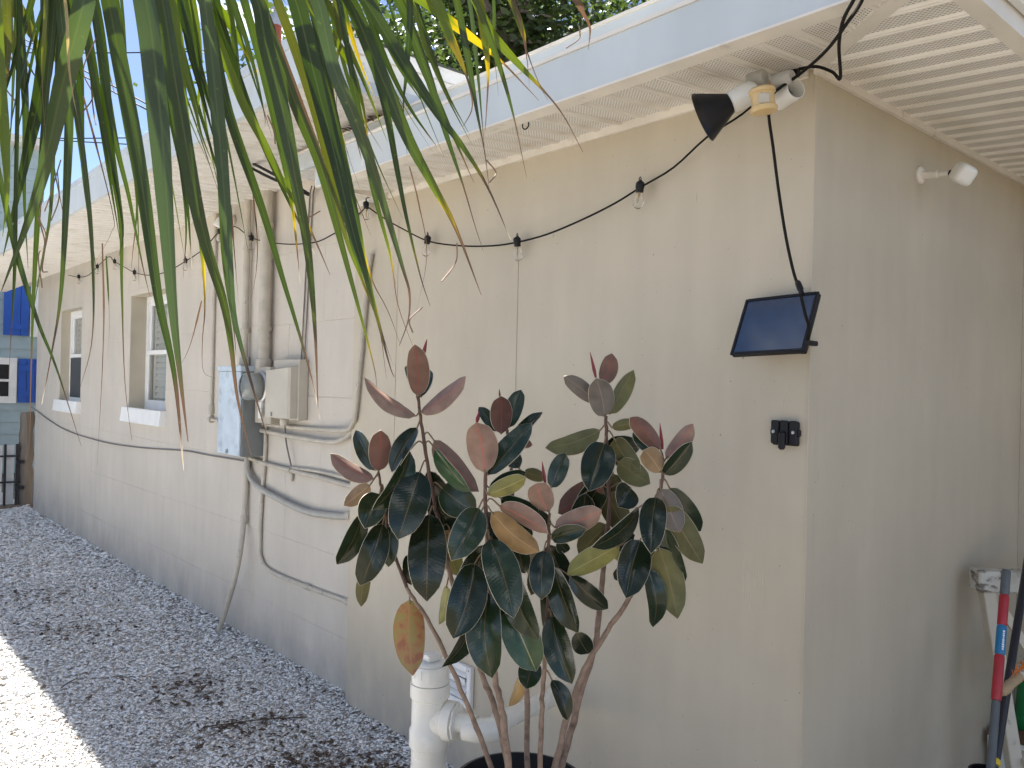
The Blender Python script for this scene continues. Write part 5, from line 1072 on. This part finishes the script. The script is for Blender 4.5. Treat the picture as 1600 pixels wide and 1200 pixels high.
# (points in the photo, width, depth, body colour, fraction where yellow starts, fraction where brown starts)
PL = [
 ([(133,-10),(98,130),(58,300),(2,455)],34,.80,'b',9,9),([(75,-10),(68,110),(42,240),(5,400)],26,1.0,'d',9,9),([(100,-10),(108,110),(122,190),(131,236)],5,.78,'t',9,.8),([(72,-10),(66,130),(72,240),(58,310)],6,.78,'o',9,.45),
 ([(96,30),(108,150),(104,300),(95,460),(79,560),(65,632)],14,.95,'g',9,.82),([(0,280),(25,392),(58,500),(88,575),(127,697)],9,.95,'g',9,.8),([(100,40),(118,150),(140,320),(147,450),(143,540),(125,607)],13,1.0,'g',9,.84),
 ([(128,30),(150,150),(186,330),(190,450),(195,595),(206,688)],10,1.0,'g',9,.74),([(167,-10),(190,110),(222,290),(246,460),(272,585),(287,735)],26,.85,'g',9,.86),([(226,-10),(250,170),(262,330),(272,480),(284,600),(294,690)],40,.82,'b',9,.88),
 ([(252,-10),(278,150),(315,350),(350,470),(362,540),(372,625),(393,713)],30,.9,'g',9,.82),([(318,-10),(334,120),(350,300),(362,470),(376,540),(402,630),(418,685)],23,.88,'b',9,.85),([(330,40),(357,175),(409,325),(440,430),(468,523),(489,600),(500,655)],16,.95,'g',9,.84),
 ([(398,-10),(416,70),(441,170),(462,280),(480,380),(492,508),(497,640)],25,.88,'g',9,.83),([(418,40),(464,167),(497,246),(523,338),(550,440),(583,566),(589,604)],20,.95,'g',.9,.95),([(458,-10),(488,105),(520,230),(547,345),(578,455),(607,565),(616,590)],31,.85,'d',.84,.9),
 ([(430,-10),(460,73),(487,155),(512,250),(540,370),(575,460),(600,530)],16,.97,'o',.85,.9),([(493,-10),(520,100),(547,167),(577,246),(605,335),(630,420),(640,458),(638,500),(624,540)],23,.84,'b',9,.8),([(556,150),(582,292),(610,400),(622,477),(648,548)],10,1.0,'g',.62,.68),
 ([(543,-10),(568,55),(600,160),(622,275),(636,345),(657,432),(672,478)],14,.9,'g',.85,.9),([(562,-10),(632,103),(685,182),(722,230),(761,292),(798,375)],24,.84,'g',.76,.80),([(543,-5),(600,130),(640,222),(678,292),(712,356),(752,461)],25,.88,'g',.70,.79),
 ([(616,-10),(643,50),(670,125),(698,215),(724,292),(742,353),(755,392)],17,.94,'g',9,.74),([(639,-10),(636,100),(630,170),(636,242)],11,.9,'d',9,.66),([(676,-10),(700,50),(722,100),(735,140),(737,172),(720,203)],17,.9,'l',.36,.62),
 ([(645,-10),(700,30),(755,72),(790,102),(842,157)],17,.96,'l',.30,.68),([(711,-10),(730,87),(745,175),(757,237),(765,300)],12,.92,'g',9,.72),([(731,-10),(745,100),(757,232)],7,1.0,'b',9,.85),([(748,-10),(762,100),(760,175),(757,214)],14,.96,'o',.45,.62),
 ([(738,-10),(772,75),(800,170),(823,278)],11,.9,'g',9,.70),([(738,-10),(767,50),(810,100),(848,140),(880,180),(911,238)],15,.93,'l',.58,.62),([(793,-10),(815,45),(825,85),(842,130),(856,157)],11,.95,'o',.40,.52),([(798,-10),(820,70),(828,140)],6,.95,'n',9,.3),
 ([(890,-10),(912,22),(922,45),(919,78)],11,.95,'n',9,.2),([(770,-10),(772,75),(779,150)],6,1.0,'g',9,.6),([(530,-5),(545,40),(562,95),(585,152)],9,1.02,'l',.3,9),([(475,-10),(518,52),(548,100),(568,167),(576,231)],15,1.0,'l',.82,.97),
 ([(504,-10),(531,42),(568,125),(605,221)],11,1.03,'l',9,9),([(522,-10),(531,52),(527,100),(526,180)],10,.98,'o',9,.62),([(510,60),(522,160),(545,245),(562,294)],7,1.03,'o',.35,.72),([(412,-10),(425,125),(436,210)],11,1.05,'l',.8,.96),
 ([(325,-10),(367,52),(405,118)],15,1.08,'l',.7,9),([(352,-10),(370,83),(374,137)],10,1.08,'l',9,.95),([(361,-10),(394,93),(413,177),(414,198)],10,1.05,'g',9,.9),([(378,-10),(409,104),(441,245),(458,335),(469,442)],14,1.0,'g',.74,.86),
 ([(340,60),(378,156),(412,222),(443,285),(471,332),(491,372),(516,430)],15,1.02,'l',.72,.84),([(266,-10),(288,104),(305,167),(315,210),(332,255)],14,1.0,'l',9,9),([(300,-5),(313,104),(309,167),(308,210)],10,1.06,'l',9,9),([(262,-10),(297,62),(316,130),(336,195)],16,1.08,'d',9,9),
 ([(144,-10),(162,104),(172,220),(192,352),(186,400)],17,1.0,'d',9,9),([(120,-10),(146,115),(166,250),(188,380)],15,1.02,'g',9,9),([(150,40),(179,215),(200,303),(221,407),(234,463)],11,1.02,'g',9,.9),([(200,150),(215,334),(217,458)],5,1.05,'g',9,.75),
 ([(130,150),(175,328),(173,365),(144,418)],4,.95,'n',9,.2),([(268,150),(290,334),(286,435)],7,1.05,'d',9,.9),([(290,180),(315,390),(320,478),(316,535),(318,580),(336,591)],11,.98,'l',.55,.70),([(315,470),(300,530),(288,560),(275,578)],3,.98,'n',9,.1),
 ([(0,120),(11,290),(4,370)],17,.9,'l',9,9),([(24,300),(22,430),(16,540),(14,592)],7,1.0,'g',9,.7),([(72,150),(60,320),(52,470),(48,600),(46,690),(40,735)],9,1.0,'g',9,.72),([(52,-10),(22,95),(3,165)],10,.95,'d',9,9),
 ([(50,60),(27,146),(10,235)],5,1.0,'d',9,9),([(60,40),(31,188),(16,255)],5,1.05,'d',9,9),([(15,-10),(45,45),(70,90)],24,1.1,'o',9,9),([(10,-10),(10,110),(3,190)],15,1.0,'o',9,9),([(-5,20),(28,75),(58,125)],15,1.1,'o',9,9),
 ([(515,230),(560,420),(590,500),(604,592)],11,1.0,'g',.6,.72),([(540,260),(573,415),(606,486),(625,537)],12,1.0,'g',.5,.62),([(560,400),(575,440),(600,530),(617,577)],6,1.0,'n',9,.3),([(360,320),(367,407),(373,476)],4,1.0,'n',9,.1),
 ([(160,380),(162,520),(152,728)],3,1.0,'n',9,.1),([(166,400),(171,500),(168,560)],3,1.02,'d',9,.5),([(345,300),(352,420),(366,520),(369,570)],9,1.03,'g',9,.8),([(28,-10),(40,160),(38,300),(44,420)],12,1.05,'d',9,9),([(180,-10),(196,160),(214,300),(205,420)],10,1.1,'g',9,.9),
 ([(108,-10),(124,100),(130,260),(150,420)],12,1.12,'d',9,9),([(240,-10),(262,150),(290,300),(300,420)],14,1.1,'d',9,.95),([(86,200),(80,330),(62,430),(50,500)],8,1.1,'g',9,9),([(640,260),(655,320),(667,400),(648,500)],3,.95,'n',9,.1),([(395,300),(402,380),(398,440),(383,500)],3,1.0,'n',9,.1)]
trunk_b = dep(-330, 300, 1.35)
palm = thing('palm_tree', 'palm tree with long drooping fronds hanging across the upper left', 'palm tree', (trunk_b.x, trunk_b.y, GZ))
b = MB(); n = 14; b.tube([V((trunk_b.x + .02 * math.sin(i), trunk_b.y + .02 * math.cos(i * 1.4), GZ - .1 + i * .21)) for i in range(n)], [.15 + (.012 if i % 2 else 0) for i in range(n)], 14); b.build('trunk', M['palmbark'], palm)
crown = V((trunk_b.x, trunk_b.y, GZ - .1 + 13 * .21))
RACH = [[crown, dep(-200, -170, 1.0), dep(0, -130, .9), dep(300, -105, .86), dep(600, -95, .86), dep(960, -75, .93)], [crown, dep(-180, -210, 1.2), dep(100, -170, 1.05), dep(420, -140, 1.03), dep(700, -120, 1.02), dep(860, -95, 1.05)]]
FR = []
for rp in RACH:
    P = smooth_path(rp, 8); b = MB(); b.tube(P, [.014 * (1 - .75 * i / (len(P) - 1)) for i in range(len(P))], 8); FR.append((b.build('frond', M['stem'], palm), P))
def lerp3(a, b, t): return tuple(a[i] + (b[i] - a[i]) * t for i in range(3))
def leaflet(pts, wpx, d, colk, fy, fb, idx):
    fr, RP = FR[0] if d < .97 else FR[1]
    dd = [d + .02 * math.sin(idx * 1.7 + i * .6) + (.03 * i / len(pts)) for i in range(len(pts))]
    P = [dep(x, y, q) for (x, y), q in zip(pts, dd)]
    x0, y0 = pts[0]; x1, y1 = pts[1]
    hang = wpx <= 4 and y0 > 50
    lead = []
    if not hang:
        # join the blade to its rachis above the frame
        sx = (x0 - x1) / max(1, (y1 - y0))
        tgt = x0 + sx * (y0 + 110)
        best = min(RP, key=lambda p_: abs(800 + F * (p_ - V(CAM)).dot(RIGHT) / max(.2, (p_ - V(CAM)).dot(FWD)) - (tgt - 20)))
        if y0 > 0: lead = [best, dep(x0 + sx * (y0 + 40), -40, dd[0])]
        else: lead = [best]
    nl = len(lead)
    full = lead + P
    path = smooth_path(full, 5 if len(full) > 4 else 8); n = len(path)
    lens = [0]
    for i in range(1, n): lens.append(lens[-1] + (path[i] - path[i - 1]).length)
    # length fraction counted over the part in the picture
    start = lens[(5 if len(full) > 4 else 8) * nl] if nl else 0
    W = wpx * d / F * .445
    b = MB(); cols = []; tw0 = random.uniform(-.5, .5); tw1 = tw0 + random.uniform(-.7, .7)
    fold = random.uniform(.25, .6); base_c = G[colk]; jit = random.uniform(.8, 1.2)
    vs = []; uvs = []
    for i, p in enumerate(path):
        t = lens[i] / lens[-1]; tv = max(0, (lens[i] - start) / (lens[-1] - start))
        tan = (path[min(i + 1, n - 1)] - path[max(i - 1, 0)]).normalized()
        view = (p - V(CAM)).normalized(); nn = (-view - tan * (-view).dot(tan)).normalized(); nn = Matrix.Rotation(tw0 + (tw1 - tw0) * t, 3, tan) @ nn; sd = tan.cross(nn)
        fe = min(fb, .86)
        prof = min(1, .72 + 1.2 * t) * (1 if tv < .3 else (1 - .78 * ((tv - .3) / (fe - .3)) ** 1.1 if tv < fe else .22 - .18 * (tv - fe) / (1 - fe)) if fe > .35 else max(.06, 1 - tv))
        wd = W * prof * 1.06
        for k, u in enumerate((-1, -.5, 0, .5, 1)):
            curl = 1.0 if tv < fb else 1.0
            vs.append(p + sd * (u * wd) + nn * (fold * abs(u) * wd * .8)); uvs.append((u, t))
            nzv = mnoise.noise(p * 40) * .04 + .05 * abs(u)
            c = tuple(q * jit for q in base_c); tt = tv + nzv
            fyv = min(fy, fb - .06)
            if fy < 2 and tt > fyv - .12: c = lerp3(c, G['l'], min(1, (tt - fyv + .12) / .1))
            if fy < 2 and tt > fyv: c = lerp3(G['l'], G['y'], min(1, (tt - fyv) / .05))
            if fb < 2 and tt > fb - .03: c = lerp3(c, G['n'], min(1, (tt - fb + .03) / .04))
            if fb < 2 and tt > .985 and idx % 4 == 0: c = G['w']
            cols.append(c)
    b.add(vs, [(i * 5 + k, i * 5 + k + 1, (i + 1) * 5 + k + 1, (i + 1) * 5 + k) for i in range(n - 1) for k in range(4)], 0, True)
    for i, uv in enumerate(uvs): b.uv[i] = uv
    o = b.build('leaflet', M['palm'], fr, edge=False)
    ca = o.data.color_attributes.new('Col', 'FLOAT_COLOR', 'POINT')
    for i, c in enumerate(cols): ca.data[i].color = (c[0], c[1], c[2], 1)
rl = random.Random(21)
for k in range(44):
    x0 = rl.uniform(-25, 660); sl_ = .10 + .34 * max(0, x0) / 600 + rl.uniform(-.12, .12); y1 = rl.uniform(130, 430) - max(0, x0 - 250) * .30 if x0 > 60 else rl.uniform(150, 420)
    if x0 < 60: sl_ = rl.uniform(-.30, .28)
    if 395 < x0 + sl_ * 45 < 465: continue
    if 60 < x0 < 150: y1 = min(y1, 150)
    y1 = max(90, y1); w_ = rl.uniform(4, 10) if k % 4 else rl.uniform(10, 16)
    PL.append(([(x0, -10), (x0 + sl_ * y1 * .30, y1 * .33), (x0 + sl_ * y1 * .66, y1 * .68), (x0 + sl_ * y1 * (1.05 + rl.uniform(-.1, .1)), y1)], w_, rl.uniform(1.03, 1.24), rl.choice('gggddldo'), 9, rl.choice([9, .85, .9])))
for i, q in enumerate(PL): leaflet(*q, i)
# loose hair-like fibres hanging from the fronds
for (pts) in ([(68,300),(62,340),(72,370),(66,420),(74,425)],[(60,340),(70,380),(60,400),(66,450)],[(95,250),(80,300),(70,330)],[(150,60),(130,110),(145,150),(125,180)],[(140,100),(145,165),(150,195)],[(2,60),(20,100),(6,130),(25,160)],[(5,100),(15,120),(2,150),(12,170),(4,190)],[(90,270),(92,310),(80,345)],[(418,180),(428,205),(430,225)],[(690,440),(712,410),(714,380)],[(660,480),(640,500),(645,520)],[(500,330),(480,340),(465,338)],[(760,250),(775,270),(765,285)],[(905,40),(905,60),(885,75)]):
    P = smooth_path([dep(x, y, 1.0 + .02 * math.sin(x)) for x, y in pts], 6); b = MB(); b.tube(P, .0009, 4); b.build('fibre', M['fibre'], palm)
